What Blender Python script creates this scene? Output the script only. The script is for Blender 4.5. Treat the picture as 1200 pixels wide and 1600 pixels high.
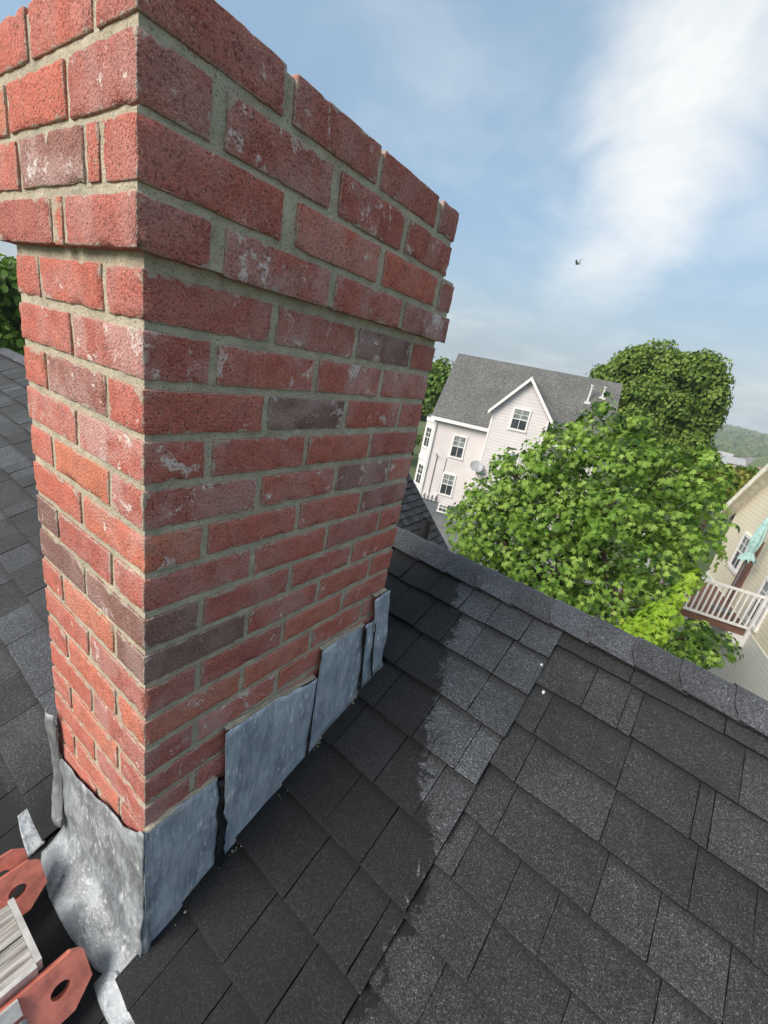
import bpy, math, random
import numpy as np
from mathutils import Vector, Matrix, noise

for _o in list(bpy.data.objects):
    bpy.data.objects.remove(_o)
SC = bpy.context.scene
COL = SC.collection
R = math.radians

# ------------------------------------------------------------------ camera
CAM = Vector((-0.2868, -0.5675, -0.0513))
cd = bpy.data.cameras.new("camera")
cd.sensor_fit = 'VERTICAL'
cd.sensor_height = 36.0
cd.lens = 15.1
cd.clip_start = 0.02
cd.clip_end = 8000
cam = bpy.data.objects.new("camera", cd)
right = Vector((0.5743, -0.7978, 0.1834)); down = Vector((-0.1741, -0.3379, -0.9249)); fwd = Vector((0.7999, 0.4993, -0.3330))
cam.matrix_world = Matrix(((right.x, -down.x, -fwd.x, CAM.x), (right.y, -down.y, -fwd.y, CAM.y), (right.z, -down.z, -fwd.z, CAM.z), (0, 0, 0, 1)))
COL.objects.link(cam)
SC.camera = cam

# ------------------------------------------------------------------ sky, sun, exposure
SUN_DIR = Vector((-0.76, 0.30, 0.58)).normalized()      # towards the sun, behind the camera
SUN_EL = math.asin(SUN_DIR.z)
SUN_AZ = math.atan2(SUN_DIR.x, SUN_DIR.y)
world = bpy.data.worlds.new("World")
SC.world = world
world.use_nodes = True
wt = world.node_tree
wt.nodes.clear()


def NN(t, kind, **kw):
    n = t.nodes.new(kind)
    for k, v in kw.items():
        if k == 'inp':
            for i, val in v.items():
                n.inputs[i].default_value = val
        else:
            setattr(n, k, v)
    return n


def LK(t, a, b):
    t.links.new(a, b)


def MATH(t, op, a, b=None, c=None, clamp=False):
    n = t.nodes.new('ShaderNodeMath')
    n.operation = op
    n.use_clamp = clamp
    for i, v in enumerate((a, b, c)):
        if v is None:
            continue
        if isinstance(v, (int, float)):
            n.inputs[i].default_value = v
        else:
            t.links.new(v, n.inputs[i])
    return n.outputs[0]


def VMATH(t, op, a, b=None):
    n = t.nodes.new('ShaderNodeVectorMath')
    n.operation = op
    for i, v in enumerate((a, b)):
        if v is None:
            continue
        if isinstance(v, (tuple, list, Vector)):
            n.inputs[i].default_value = tuple(v)
        else:
            t.links.new(v, n.inputs[i])
    return n


def SMOOTH(t, v, lo, hi, a=0.0, b=1.0):
    n = t.nodes.new('ShaderNodeMapRange')
    n.interpolation_type = 'SMOOTHSTEP'
    t.links.new(v, n.inputs[0])
    n.inputs[1].default_value = lo
    n.inputs[2].default_value = hi
    n.inputs[3].default_value = a
    n.inputs[4].default_value = b
    return n.outputs[0]


def MIX(t, fac, a, b, blend='MIX'):
    n = t.nodes.new('ShaderNodeMix')
    n.data_type = 'RGBA'
    n.blend_type = blend
    for i, v in ((0, fac), (6, a), (7, b)):
        if isinstance(v, (int, float)):
            n.inputs[i].default_value = v
        elif isinstance(v, (tuple, list)):
            n.inputs[i].default_value = (*v[:3], 1.0)
        else:
            t.links.new(v, n.inputs[i])
    return n.outputs[2]


def NOISE(t, vec, scale, detail=3.0, rough=0.55, dist=0.0):
    n = t.nodes.new('ShaderNodeTexNoise')
    n.inputs['Scale'].default_value = scale
    n.inputs['Detail'].default_value = detail
    n.inputs['Roughness'].default_value = rough
    n.inputs['Distortion'].default_value = dist
    if vec is not None:
        t.links.new(vec, n.inputs['Vector'])
    return n


sky = NN(wt, 'ShaderNodeTexSky', sky_type='NISHITA', sun_disc=False)
sky.sun_elevation = SUN_EL
sky.sun_rotation = SUN_AZ
sky.altitude = 50
sky.air_density = 1.0
sky.dust_density = 2.2
sky.ozone_density = 1.6
tc = NN(wt, 'ShaderNodeTexCoord')
dvec = tc.outputs['Generated']
sep = NN(wt, 'ShaderNodeSeparateXYZ')
LK(wt, dvec, sep.inputs[0])
# plane-projected coordinates of a high thin cloud sheet
den = MATH(wt, 'ADD', MATH(wt, 'MAXIMUM', sep.outputs[2], 0.0), 0.22)
cx = MATH(wt, 'DIVIDE', sep.outputs[0], den)
cy = MATH(wt, 'DIVIDE', sep.outputs[1], den)
comb = NN(wt, 'ShaderNodeCombineXYZ')
LK(wt, cx, comb.inputs[0]); LK(wt, cy, comb.inputs[1])
big = NOISE(wt, comb.outputs[0], 0.9, 4.0, 0.5, 0.4)
fine = NOISE(wt, comb.outputs[0], 3.1, 5.0, 0.55, 0.3)
# one long bank of cloud crossing the sky in view
bankn = Vector((0.22, -0.975, 0.0)).normalized()
wob = MATH(wt, 'MULTIPLY', MATH(wt, 'SUBTRACT', big.outputs[0], 0.5), 0.30)
BANK_A, BANK_B, BANK_C = -0.29, 0.957, -0.150
off = MATH(wt, 'ADD', MATH(wt, 'ADD', MATH(wt, 'MULTIPLY', cx, BANK_A), MATH(wt, 'MULTIPLY', cy, BANK_B)), -BANK_C)
off = MATH(wt, 'ABSOLUTE', MATH(wt, 'ADD', off, wob))
core = SMOOTH(wt, off, 0.46, 0.0)
puff = NOISE(wt, comb.outputs[0], 2.6, 6.0, 0.58, 0.5)
bank = MATH(wt, 'ADD', core, MATH(wt, 'MULTIPLY', MATH(wt, 'SUBTRACT', puff.outputs[0], 0.5), 1.25))
bank = MATH(wt, 'MULTIPLY', SMOOTH(wt, bank, 0.14, 1.38), 0.86)
lowfade = SMOOTH(wt, sep.outputs[2], 0.06, 0.34)
bank = MATH(wt, 'MULTIPLY', bank, lowfade)
veil = SMOOTH(wt, MATH(wt, 'ADD', MATH(wt, 'MULTIPLY', big.outputs[0], 0.65), MATH(wt, 'MULTIPLY', fine.outputs[0], 0.35)), 0.42, 0.72)
veil = MATH(wt, 'MULTIPLY', veil, 0.30)
cover = MATH(wt, 'MAXIMUM', bank, veil, clamp=True)
haze_low = SMOOTH(wt, sep.outputs[2], 0.34, -0.02)
SKYGAIN = 1.0
skyc = MIX(wt, 0.62, sky.outputs[0], (1.95, 2.85, 3.65))
skyc = MIX(wt, MATH(wt, 'MULTIPLY', haze_low, 0.8), skyc, (2.3, 2.7, 3.0))
skyc = MIX(wt, cover, skyc, (5.9, 5.8, 5.5))
bg = NN(wt, 'ShaderNodeBackground')
bg.inputs[1].default_value = 0.098
LK(wt, skyc, bg.inputs[0])
wo = NN(wt, 'ShaderNodeOutputWorld')
LK(wt, bg.outputs[0], wo.inputs[0])

sl = bpy.data.lights.new("sun", 'SUN')
sl.energy = 2.5
sl.angle = R(36)
sl.color = (1.0, 0.92, 0.82)
so = bpy.data.objects.new("sun", sl)
so.rotation_euler = SUN_DIR.to_track_quat('Z', 'Y').to_euler()
so.location = (-6, -3, 8)
COL.objects.link(so)

SC.view_settings.view_transform = 'Standard'
SC.view_settings.look = 'None'
SC.view_settings.gamma = 1.0
SC.view_settings.use_curve_mapping = False
SC.view_settings.exposure = 1.0
SC.cycles.use_denoising = True
SC.cycles.max_bounces = 6
SC.cycles.transparent_max_bounces = 6

# ------------------------------------------------------------------ helpers
RND = random.Random(7)
NR = np.random.default_rng(11)


def tag(o, label=None, cat=None, group=None, kind=None):
    if label:
        o['label'] = label
    if cat:
        o['category'] = cat
    if group:
        o['group'] = group
    if kind:
        o['kind'] = kind
    return o


def setparent(o, parent):
    if parent is None:
        return
    o.parent = parent
    loc = Vector((0, 0, 0))
    p = parent
    while p is not None:
        loc += p.location
        p = p.parent
    # parents are only ever moved, never turned: children are given in world coordinates
    o.location = Vector(o.location) - loc


def empty(name, loc, label=None, cat=None, group=None, kind=None):
    o = bpy.data.objects.new(name, None)
    o.location = loc
    o.empty_display_size = 0.2
    COL.objects.link(o)
    return tag(o, label, cat, group, kind)


def mesh_obj(name, verts, faces, mat, parent=None, smooth=False, attrs=None, origin=None):
    """verts in world coordinates; the object's origin is put at `origin` (default: centre of its base)."""
    v = np.asarray(verts, dtype=np.float64)
    if origin is None:
        origin = (0.5 * (v[:, 0].min() + v[:, 0].max()), 0.5 * (v[:, 1].min() + v[:, 1].max()), v[:, 2].min())
    v = v - np.array(origin)
    me = bpy.data.meshes.new(name)
    me.from_pydata(v.tolist(), [], faces if isinstance(faces, list) else faces.tolist())
    if smooth:
        me.polygons.foreach_set('use_smooth', [True] * len(me.polygons))
    if attrs:
        for k, a in attrs.items():
            at = me.attributes.new(k, 'FLOAT', 'POINT')
            at.data.foreach_set('value', np.asarray(a, dtype=np.float32))
    me.update()
    if mat is not None:
        me.materials.append(mat)
    o = bpy.data.objects.new(name, me)
    o.location = origin
    COL.objects.link(o)
    setparent(o, parent)
    return o


class MB:
    """collects shapes of ONE part"""
    def __init__(self):
        self.v = []
        self.f = []

    def add(self, verts, faces):
        n = len(self.v)
        self.v += [tuple(map(float, q)) for q in verts]
        self.f += [[i + n for i in q] for q in faces]
        return self

    def box(self, p0, p1, fr=None):
        x0, y0, z0 = p0
        x1, y1, z1 = p1
        vs = [(x0, y0, z0), (x1, y0, z0), (x1, y1, z0), (x0, y1, z0), (x0, y0, z1), (x1, y0, z1), (x1, y1, z1), (x0, y1, z1)]
        if fr:
            vs = [fr(*q) for q in vs]
        return self.add(vs, [(0, 3, 2, 1), (4, 5, 6, 7), (0, 1, 5, 4), (1, 2, 6, 5), (2, 3, 7, 6), (3, 0, 4, 7)])

    def prism(self, poly, w0, w1, fr):
        """poly: list of (s,t); extruded from w0 to w1; fr(s,t,w) -> world"""
        n = len(poly)
        vs = [fr(s, t, w0) for s, t in poly] + [fr(s, t, w1) for s, t in poly]
        fs = [tuple(range(n - 1, -1, -1)), tuple(range(n, 2 * n))] + [(i, (i + 1) % n, n + (i + 1) % n, n + i) for i in range(n)]
        return self.add(vs, fs)

    def tube(self, pts, rads, n=8, cap=True):
        pts = [Vector(p) for p in pts]
        rings = []
        for i, p in enumerate(pts):
            d = (pts[min(i + 1, len(pts) - 1)] - pts[max(i - 1, 0)]).normalized()
            u = d.orthogonal().normalized() if abs(d.z) > 0.9 else d.cross(Vector((0, 0, 1))).normalized()
            w = d.cross(u)
            r = rads[i] if isinstance(rads, (list, tuple)) else rads
            rings.append([tuple(p + (u * math.cos(2 * math.pi * k / n) + w * math.sin(2 * math.pi * k / n)) * r) for k in range(n)])
        vs = [q for r_ in rings for q in r_]
        fs = []
        for i in range(len(pts) - 1):
            for k in range(n):
                a, b = i * n + k, i * n + (k + 1) % n
                fs.append((a, b, b + n, a + n))
        if cap:
            fs.append(tuple(range(n - 1, -1, -1)))
            fs.append(tuple(range((len(pts) - 1) * n, len(pts) * n)))
        return self.add(vs, fs)

    def build(self, name, mat, parent=None, smooth=False, origin=None):
        return mesh_obj(name, self.v, self.f, mat, parent, smooth, origin=origin)


def grid_faces(nu, nv):
    """faces of a (nu+1)x(nv+1) vertex grid, row-major in u"""
    i, j = np.meshgrid(np.arange(nu), np.arange(nv), indexing='ij')
    a = i * (nv + 1) + j
    return np.stack([a, a + nv + 1, a + nv + 2, a + 1], -1).reshape(-1, 4)


# ------------------------------------------------------------------ materials
def mat_new(name):
    m = bpy.data.materials.new(name)
    m.use_nodes = True
    t = m.node_tree
    b = t.nodes['Principled BSDF']
    return m, t, b


def geo_pos(t):
    return NN(t, 'ShaderNodeNewGeometry').outputs['Position']


def bump(t, b, h, dist, strength=1.0, prev=None):
    n = NN(t, 'ShaderNodeBump')
    n.inputs['Strength'].default_value = strength
    n.inputs['Distance'].default_value = dist
    LK(t, h, n.inputs['Height'])
    if prev is not None:
        LK(t, prev, n.inputs['Normal'])
    LK(t, n.outputs[0], b.inputs['Normal'])
    return n.outputs[0]


def attr(t, name):
    return NN(t, 'ShaderNodeAttribute', attribute_name=name).outputs['Fac']


def ramp(t, fac, stops, interp='LINEAR'):
    n = NN(t, 'ShaderNodeValToRGB')
    n.color_ramp.interpolation = interp
    e = n.color_ramp.elements
    while len(e) < len(stops):
        e.new(0.5)
    for el, (p, c) in zip(e, stops):
        el.position = p
        el.color = (*c, 1) if len(c) == 3 else c
    if not isinstance(fac, (int, float)):
        LK(t, fac, n.inputs[0])
    return n.outputs[0]


def simple(name, col, rough=0.7, metal=0.0, var=0.12, scale=8.0, bmp=0.0, spec=0.4):
    m, t, b = mat_new(name)
    p = geo_pos(t)
    n = NOISE(t, p, scale, 4.0, 0.6)
    c2 = tuple(x * (1 - 2 * var) for x in col)
    c1 = tuple(min(1, x * (1 + var)) for x in col)
    LK(t, ramp(t, n.outputs[0], [(0.3, c2), (0.7, c1)]), b.inputs['Base Color'])
    b.inputs['Roughness'].default_value = rough
    b.inputs['Metallic'].default_value = metal
    b.inputs['Specular IOR Level'].default_value = spec
    if bmp:
        bump(t, b, n.outputs[0], bmp)
    return m


def make_brick_mat():
    m, t, b = mat_new('fired_brick')
    p = geo_pos(t)
    tone, edge, eff, rnd = attr(t, 'tone'), attr(t, 'edge'), attr(t, 'eff'), attr(t, 'rnd')
    base = ramp(t, tone, [(0.0, (0.185, 0.110, 0.100)), (0.16, (0.25, 0.132, 0.112)), (0.24, (0.385, 0.122, 0.100)), (0.45, (0.50, 0.138, 0.103)),
                          (0.75, (0.57, 0.158, 0.105)), (1.0, (0.61, 0.225, 0.128))])
    shift = VMATH(t, 'ADD', p, (0, 0, 0))
    cmb = NN(t, 'ShaderNodeCombineXYZ'); LK(t, MATH(t, 'MULTIPLY', rnd, 17.0), cmb.inputs[0]); LK(t, rnd, cmb.inputs[2])
    LK(t, cmb.outputs[0], shift.inputs[1])
    q = shift.outputs[0]
    grain = NOISE(t, q, 260.0, 3.0, 0.6)
    crumb = NOISE(t, q, 560.0, 2.0, 0.6)
    mid = NOISE(t, q, 34.0, 4.0, 0.6)
    low = NOISE(t, q, 11.0, 3.0, 0.55, 0.5)
    c = MIX(t, SMOOTH(t, mid.outputs[0], 0.35, 0.72), base, MIX(t, 1.0, base, (0.74, 0.70, 0.72), 'MULTIPLY'))
    # dark pits and pale crumbs of the wire-cut face
    c = MIX(t, SMOOTH(t, grain.outputs[0], 0.48, 0.35, 0.0, 0.75), c, (0.10, 0.036, 0.030))
    c = MIX(t, SMOOTH(t, crumb.outputs[0], 0.54, 0.68, 0.0, 0.65), c, (0.66, 0.40, 0.32))
    # pale bloom left by the mortar wash: cloudy film, stronger near some edges
    film = MATH(t, 'MULTIPLY', SMOOTH(t, low.outputs[0], 0.36, 0.66), MATH(t, 'ADD', eff, 0.12))
    film = MATH(t, 'MULTIPLY', film, SMOOTH(t, grain.outputs[0], 0.30, 0.60, 0.45, 1.0))
    c = MIX(t, MATH(t, 'MULTIPLY', film, 0.66, clamp=True), c, (0.56, 0.40, 0.375))
    sm = NOISE(t, q, 21.0, 6.0, 0.72, 0.5)
    smear = MATH(t, 'MULTIPLY', SMOOTH(t, MATH(t, 'ADD', sm.outputs[0], MATH(t, 'MULTIPLY', eff, 0.10)), 0.635, 0.71), SMOOTH(t, grain.outputs[0], 0.36, 0.52))
    c = MIX(t, MATH(t, 'MULTIPLY', smear, 0.8, clamp=True), c, (0.72, 0.66, 0.62))
    # mortar clinging to the arrises
    en = MATH(t, 'ADD', edge, MATH(t, 'MULTIPLY', SMOOTH(t, mid.outputs[0], 0.50, 0.75), -0.0075))
    cling = SMOOTH(t, MATH(t, 'ADD', en, MATH(t, 'MULTIPLY', grain.outputs[0], -0.002)), 0.0012, -0.0016)
    c = MIX(t, MATH(t, 'MULTIPLY', cling, 0.8), c, (0.44, 0.38, 0.31))
    LK(t, c, b.inputs['Base Color'])
    b.inputs['Roughness'].default_value = 0.93
    b.inputs['Specular IOR Level'].default_value = 0.2
    n1 = bump(t, b, grain.outputs[0], 0.0042, 1.0)
    n2 = bump(t, b, crumb.outputs[0], 0.0012, 0.7, n1)
    bump(t, b, mid.outputs[0], 0.003, 0.5, n2)
    return m


def make_mortar_mat():
    m, t, b = mat_new('mortar')
    p = geo_pos(t)
    n1 = NOISE(t, p, 30.0, 4.0, 0.6)
    n2 = NOISE(t, p, 300.0, 4.0, 0.65)
    n3 = NOISE(t, p, 6.0, 2.0, 0.5)
    c = ramp(t, n1.outputs[0], [(0.3, (0.36, 0.315, 0.230)), (0.7, (0.56, 0.50, 0.385))])
    c = MIX(t, SMOOTH(t, n3.outputs[0], 0.45, 0.7, 0, 0.5), c, (0.33, 0.31, 0.25))
    c = MIX(t, SMOOTH(t, n2.outputs[0], 0.47, 0.34, 0, 0.75), c, (0.13, 0.11, 0.08))
    LK(t, c, b.inputs['Base Color'])
    b.inputs['Roughness'].default_value = 0.95
    b.inputs['Specular IOR Level'].default_value = 0.15
    h = MATH(t, 'ADD', MATH(t, 'MULTIPLY', n1.outputs[0], 1.0), MATH(t, 'MULTIPLY', n2.outputs[0], 0.35))
    bump(t, b, h, 0.008, 1.0)
    return m


def make_shingle_mat(name, dark=1.0, stain=True, blue=0.0):
    m, t, b = mat_new(name)
    p = geo_pos(t)
    info = NN(t, 'ShaderNodeObjectInfo').outputs['Random']
    tone = attr(t, 'tone')
    rr = tone
    vor = NN(t, 'ShaderNodeTexVoronoi', feature='F1'); vor.inputs['Scale'].default_value = 620.0; LK(t, p, vor.inputs['Vector'])
    sepc = NN(t, 'ShaderNodeSeparateColor'); LK(t, vor.outputs['Color'], sepc.inputs[0])
    vor2 = NN(t, 'ShaderNodeTexVoronoi', feature='F1'); vor2.inputs['Scale'].default_value = 330.0; LK(t, p, vor2.inputs['Vector'])
    sepc2 = NN(t, 'ShaderNodeSeparateColor'); LK(t, vor2.outputs['Color'], sepc2.inputs[0])
    g = ramp(t, sepc.outputs[0], [(0.0, (0.016, 0.016, 0.018)), (0.42, (0.042, 0.043, 0.046)), (0.72, (0.080, 0.083, 0.087)), (0.92, (0.115, 0.120, 0.126)), (0.985, (0.19, 0.20, 0.205)), (1.0, (0.36, 0.37, 0.37))])
    g2 = ramp(t, sepc2.outputs[1], [(0.0, (0.55, 0.55, 0.55)), (0.6, (0.95, 0.95, 0.95)), (0.93, (1.25, 1.25, 1.25)), (1.0, (1.7, 1.7, 1.7))])
    c = MIX(t, 1.0, g, g2, 'MULTIPLY')
    # each tab is of its own blend of granules
    tn = ramp(t, rr, [(0.0, (0.40, 0.39, 0.385)), (0.35, (0.52, 0.515, 0.51)), (0.6, (0.68, 0.685, 0.69)), (0.8, (0.95, 0.98, 1.04)), (1.0, (1.22, 1.27, 1.36))])
    c = MIX(t, 1.0, c, tn, 'MULTIPLY')
    wear = NOISE(t, p, 7.0, 4.0, 0.6, 0.3)
    c = MIX(t, 1.0, c, ramp(t, wear.outputs[0], [(0.3, (0.72, 0.71, 0.70)), (0.7, (1.22, 1.22, 1.22))]), 'MULTIPLY')
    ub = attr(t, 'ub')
    c = MIX(t, SMOOTH(t, ub, 0.62, 0.80, 0.0, 0.55), c, (0.012, 0.012, 0.012))  # course shadow line painted in as a darker granule band below each butt
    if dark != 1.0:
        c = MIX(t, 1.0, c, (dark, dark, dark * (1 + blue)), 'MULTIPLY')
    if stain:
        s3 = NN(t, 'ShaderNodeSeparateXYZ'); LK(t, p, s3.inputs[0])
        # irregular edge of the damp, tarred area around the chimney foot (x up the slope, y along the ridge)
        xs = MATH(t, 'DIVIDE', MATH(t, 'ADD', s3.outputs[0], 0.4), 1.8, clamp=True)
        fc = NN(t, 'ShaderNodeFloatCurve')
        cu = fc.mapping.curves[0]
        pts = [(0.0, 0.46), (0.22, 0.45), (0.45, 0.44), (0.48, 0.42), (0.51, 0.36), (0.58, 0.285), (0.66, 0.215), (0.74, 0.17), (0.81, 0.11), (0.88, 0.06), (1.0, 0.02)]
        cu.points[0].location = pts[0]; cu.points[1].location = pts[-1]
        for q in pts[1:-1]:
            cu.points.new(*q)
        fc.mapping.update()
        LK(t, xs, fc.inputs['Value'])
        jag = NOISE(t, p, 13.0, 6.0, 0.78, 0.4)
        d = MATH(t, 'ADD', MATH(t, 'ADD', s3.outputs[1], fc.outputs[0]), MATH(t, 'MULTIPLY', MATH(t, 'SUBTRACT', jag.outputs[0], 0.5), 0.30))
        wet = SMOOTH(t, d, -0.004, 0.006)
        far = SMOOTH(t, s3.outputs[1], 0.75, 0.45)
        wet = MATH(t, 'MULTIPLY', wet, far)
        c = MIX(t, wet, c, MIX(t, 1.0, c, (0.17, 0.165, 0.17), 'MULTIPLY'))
        tar = MATH(t, 'MULTIPLY', SMOOTH(t, MATH(t, 'ADD', s3.outputs[0], MATH(t, 'MULTIPLY', jag.outputs[0], 0.03)), -0.040, -0.052), SMOOTH(t, s3.outputs[1], -0.55, -0.2))  # mask of the tar together with its painted-in shade
        c = MIX(t, MATH(t, 'MULTIPLY', tar, 0.8), c, (0.006, 0.006, 0.007))  # tar below the chimney foot; its shade is painted into the black too
    LK(t, c, b.inputs['Base Color'])
    b.inputs['Roughness'].default_value = 0.78
    b.inputs['Specular IOR Level'].default_value = 0.35
    b.inputs['Sheen Weight'].default_value = 0.07
    b.inputs['Sheen Roughness'].default_value = 0.45
    h = MATH(t, 'ADD', MATH(t, 'MULTIPLY', sepc.outputs[1], 0.6), sepc2.outputs[2])
    n1 = bump(t, b, h, 0.0011, 0.8)
    bump(t, b, wear.outputs[0], 0.006, 0.35, n1)
    return m


def make_lead_mat(name, c_dark, c_light, white=0.5, patch=0.5, tilt=0.5):
    """sheet lead: brushed streaks, chalky white oxide in flecks and along creases"""
    m, t, b = mat_new(name)
    p = geo_pos(t)
    mp = NN(t, 'ShaderNodeMapping'); mp.inputs['Rotation'].default_value = (0, tilt, 0); mp.inputs['Scale'].default_value = (2.6, 1.4, 0.5); LK(t, p, mp.inputs[0])
    n1 = NOISE(t, mp.outputs[0], 9.0, 5.0, 0.6, 0.2)
    st = NOISE(t, mp.outputs[0], 60.0, 5.0, 0.7, 0.1)
    n3 = NOISE(t, p, 9.0, 4.0, 0.6, 0.3)
    n4 = NOISE(t, p, 260.0, 2.0, 0.5)
    n5 = NOISE(t, p, 12.0, 6.0, 0.68, 0.3)
    c = ramp(t, n1.outputs[0], [(0.34, c_dark), (0.64, c_light)])
    c = MIX(t, SMOOTH(t, st.outputs[0], 0.42, 0.68, 0.0, 0.35), c, tuple(min(.65, x * 1.5) for x in c_light))
    w = MATH(t, 'MULTIPLY', SMOOTH(t, st.outputs[0], 0.54, 0.62), SMOOTH(t, n3.outputs[0], 0.47, 0.57))
    c = MIX(t, MATH(t, 'MULTIPLY', w, white, clamp=True), c, (0.72, 0.74, 0.75))
    w2 = MATH(t, 'MULTIPLY', SMOOTH(t, n5.outputs[0], 0.52, 0.56), patch)
    c = MIX(t, w2, c, tuple(min(.62, x * 1.55) for x in c_light))
    w3 = MATH(t, 'MULTIPLY', SMOOTH(t, n5.outputs[0], 0.42, 0.37), patch)
    c = MIX(t, w3, c, tuple(x * 0.7 for x in c_dark))
    spk = MATH(t, 'MULTIPLY', SMOOTH(t, n4.outputs[0], 0.66, 0.72), SMOOTH(t, n3.outputs[0], 0.42, 0.55))
    c = MIX(t, MATH(t, 'MULTIPLY', spk, white), c, (0.75, 0.76, 0.77))
    c = MIX(t, SMOOTH(t, n4.outputs[0], 0.32, 0.27, 0.0, 0.6), c, (0.06, 0.065, 0.07))
    LK(t, c, b.inputs['Base Color'])
    b.inputs['Metallic'].default_value = 0.2
    LK(t, SMOOTH(t, st.outputs[0], 0.3, 0.7, 0.38, 0.65), b.inputs['Roughness'])
    n_1 = bump(t, b, n1.outputs[0], 0.02, 0.5)
    n_2 = bump(t, b, n5.outputs[0], 0.008, 0.4, n_1)
    bump(t, b, st.outputs[0], 0.002, 0.5, n_2)
    return m


def make_leaf_mat(name, stops, trans=0.35):
    m, t, b = mat_new(name)
    info = NN(t, 'ShaderNodeObjectInfo').outputs['Random']
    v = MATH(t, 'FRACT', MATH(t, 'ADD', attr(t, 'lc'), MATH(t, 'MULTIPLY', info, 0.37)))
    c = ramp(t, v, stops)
    LK(t, c, b.inputs['Base Color'])
    b.inputs['Roughness'].default_value = 0.55
    b.inputs['Specular IOR Level'].default_value = 0.3
    tr = NN(t, 'ShaderNodeBsdfTranslucent')
    LK(t, MIX(t, 1.0, c, (1.5, 1.45, 0.7), 'MULTIPLY'), tr.inputs[0])
    mx = NN(t, 'ShaderNodeMixShader')
    mx.inputs[0].default_value = trans
    LK(t, b.outputs[0], mx.inputs[1]); LK(t, tr.outputs[0], mx.inputs[2])
    LK(t, mx.outputs[0], t.nodes['Material Output'].inputs['Surface'])
    return m


def make_siding_mat(name, col, pitch, line=0.55):
    """painted clapboard too far off to pick its boards apart"""
    m, t, b = mat_new(name)
    p = geo_pos(t)
    s3 = NN(t, 'ShaderNodeSeparateXYZ'); LK(t, p, s3.inputs[0])
    f = MATH(t, 'FRACT', MATH(t, 'DIVIDE', s3.outputs[2], pitch))
    n = NOISE(t, p, 1.3, 4.0, 0.6)
    base = ramp(t, n.outputs[0], [(0.3, tuple(x * 0.88 for x in col)), (0.7, col)])
    c = MIX(t, SMOOTH(t, f, 0.16, 0.02, 0.0, line), base, tuple(x * 0.35 for x in col))
    LK(t, c, b.inputs['Base Color'])
    b.inputs['Roughness'].default_value = 0.6
    bump(t, b, f, 0.02, 0.8)
    return m


M = {}
M['brick'] = make_brick_mat()
M['mortar'] = make_mortar_mat()
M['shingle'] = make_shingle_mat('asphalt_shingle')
M['ridge'] = make_shingle_mat('ridge_shingle', 1.75, stain=False, blue=0.06)  # sky light on the ridge put into a lighter, bluer granule tone
M['far_shingle'] = make_shingle_mat('dark_far_shingle', 0.55, stain=False, blue=0.2)
M['lead'] = make_lead_mat('lead_sheet', (0.24, 0.28, 0.335), (0.43, 0.485, 0.55), 1.0, 0.2, 0.5)
M['lead_apron'] = make_lead_mat('weathered_lead', (0.140, 0.152, 0.166), (0.255, 0.275, 0.295), 0.55, 0.55, 0.0)
M['lead_side'] = make_lead_mat('dull_lead', (0.13, 0.135, 0.14), (0.25, 0.26, 0.27), 0.6, 0.3, 0.0)
M['butt'] = simple('shingle_butt_asphalt', (0.008, 0.008, 0.009), 0.85)
M['tar'] = simple('roofing_tar', (0.010, 0.010, 0.011), 0.5, bmp=0.004, scale=60)
M['deck'] = simple('roof_deck', (0.02, 0.02, 0.02), 0.9)
M['paint_white'] = simple('white_trim', (0.72, 0.71, 0.70), 0.55, var=0.05)
M['siding_pink'] = make_siding_mat('pale_shingle_siding', (0.72, 0.68, 0.67), 0.115, 0.45)
M['siding_white'] = make_siding_mat('white_clapboard', (0.70, 0.67, 0.665), 0.165, 0.6)
M['siding_cream'] = make_siding_mat('cream_clapboard', (0.86, 0.79, 0.60), 0.12, 0.5)
M['siding_grey'] = make_siding_mat('grey_clapboard', (0.76, 0.765, 0.70), 0.12, 0.6)
M['glass'] = simple('window_glass', (0.05, 0.06, 0.065), 0.08, var=0.3, scale=1.5, spec=0.8)
M['curtain'] = simple('curtained_glass', (0.22, 0.25, 0.24), 0.12, var=0.3, scale=3.0, spec=0.8)
M['grey_roof'] = None
M['foundation'] = simple('grey_foundation', (0.13, 0.145, 0.16), 0.85)
M['asphalt'] = simple('asphalt', (0.16, 0.165, 0.165), 0.9, scale=1.2, var=0.15)
M['bark'] = simple('bark', (0.075, 0.055, 0.04), 0.95, scale=12, bmp=0.03)
M['red'] = simple('red_painted_steel', (0.56, 0.170, 0.120), 0.5, var=0.2, scale=34, bmp=0.0012, spec=0.5)
M['bolt'] = simple('zinc_bolt', (0.32, 0.33, 0.34), 0.4, metal=0.8, scale=60)
M['black_pipe'] = simple('black_pipe', (0.014, 0.014, 0.015), 0.6)
M['vent_metal'] = simple('vent_metal', (0.62, 0.62, 0.62), 0.5, metal=0.1)
M['dish'] = simple('dish_grey', (0.36, 0.37, 0.39), 0.5)
M['dropping'] = simple('dropping', (0.72, 0.72, 0.68), 0.8)
M['soffit'] = simple('cream_soffit', (0.80, 0.76, 0.64), 0.7)
M['batten'] = simple('worn_white_paint', (0.46, 0.45, 0.43), 0.6, var=0.16, scale=30)
M['teal'] = simple('teal_canvas', (0.34, 0.52, 0.51), 0.8, scale=14, var=0.15)
M['brown'] = simple('brown_stained_board', (0.17, 0.085, 0.062), 0.75)
M['gull'] = simple('gull_feather', (0.16, 0.175, 0.175), 0.7)


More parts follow.
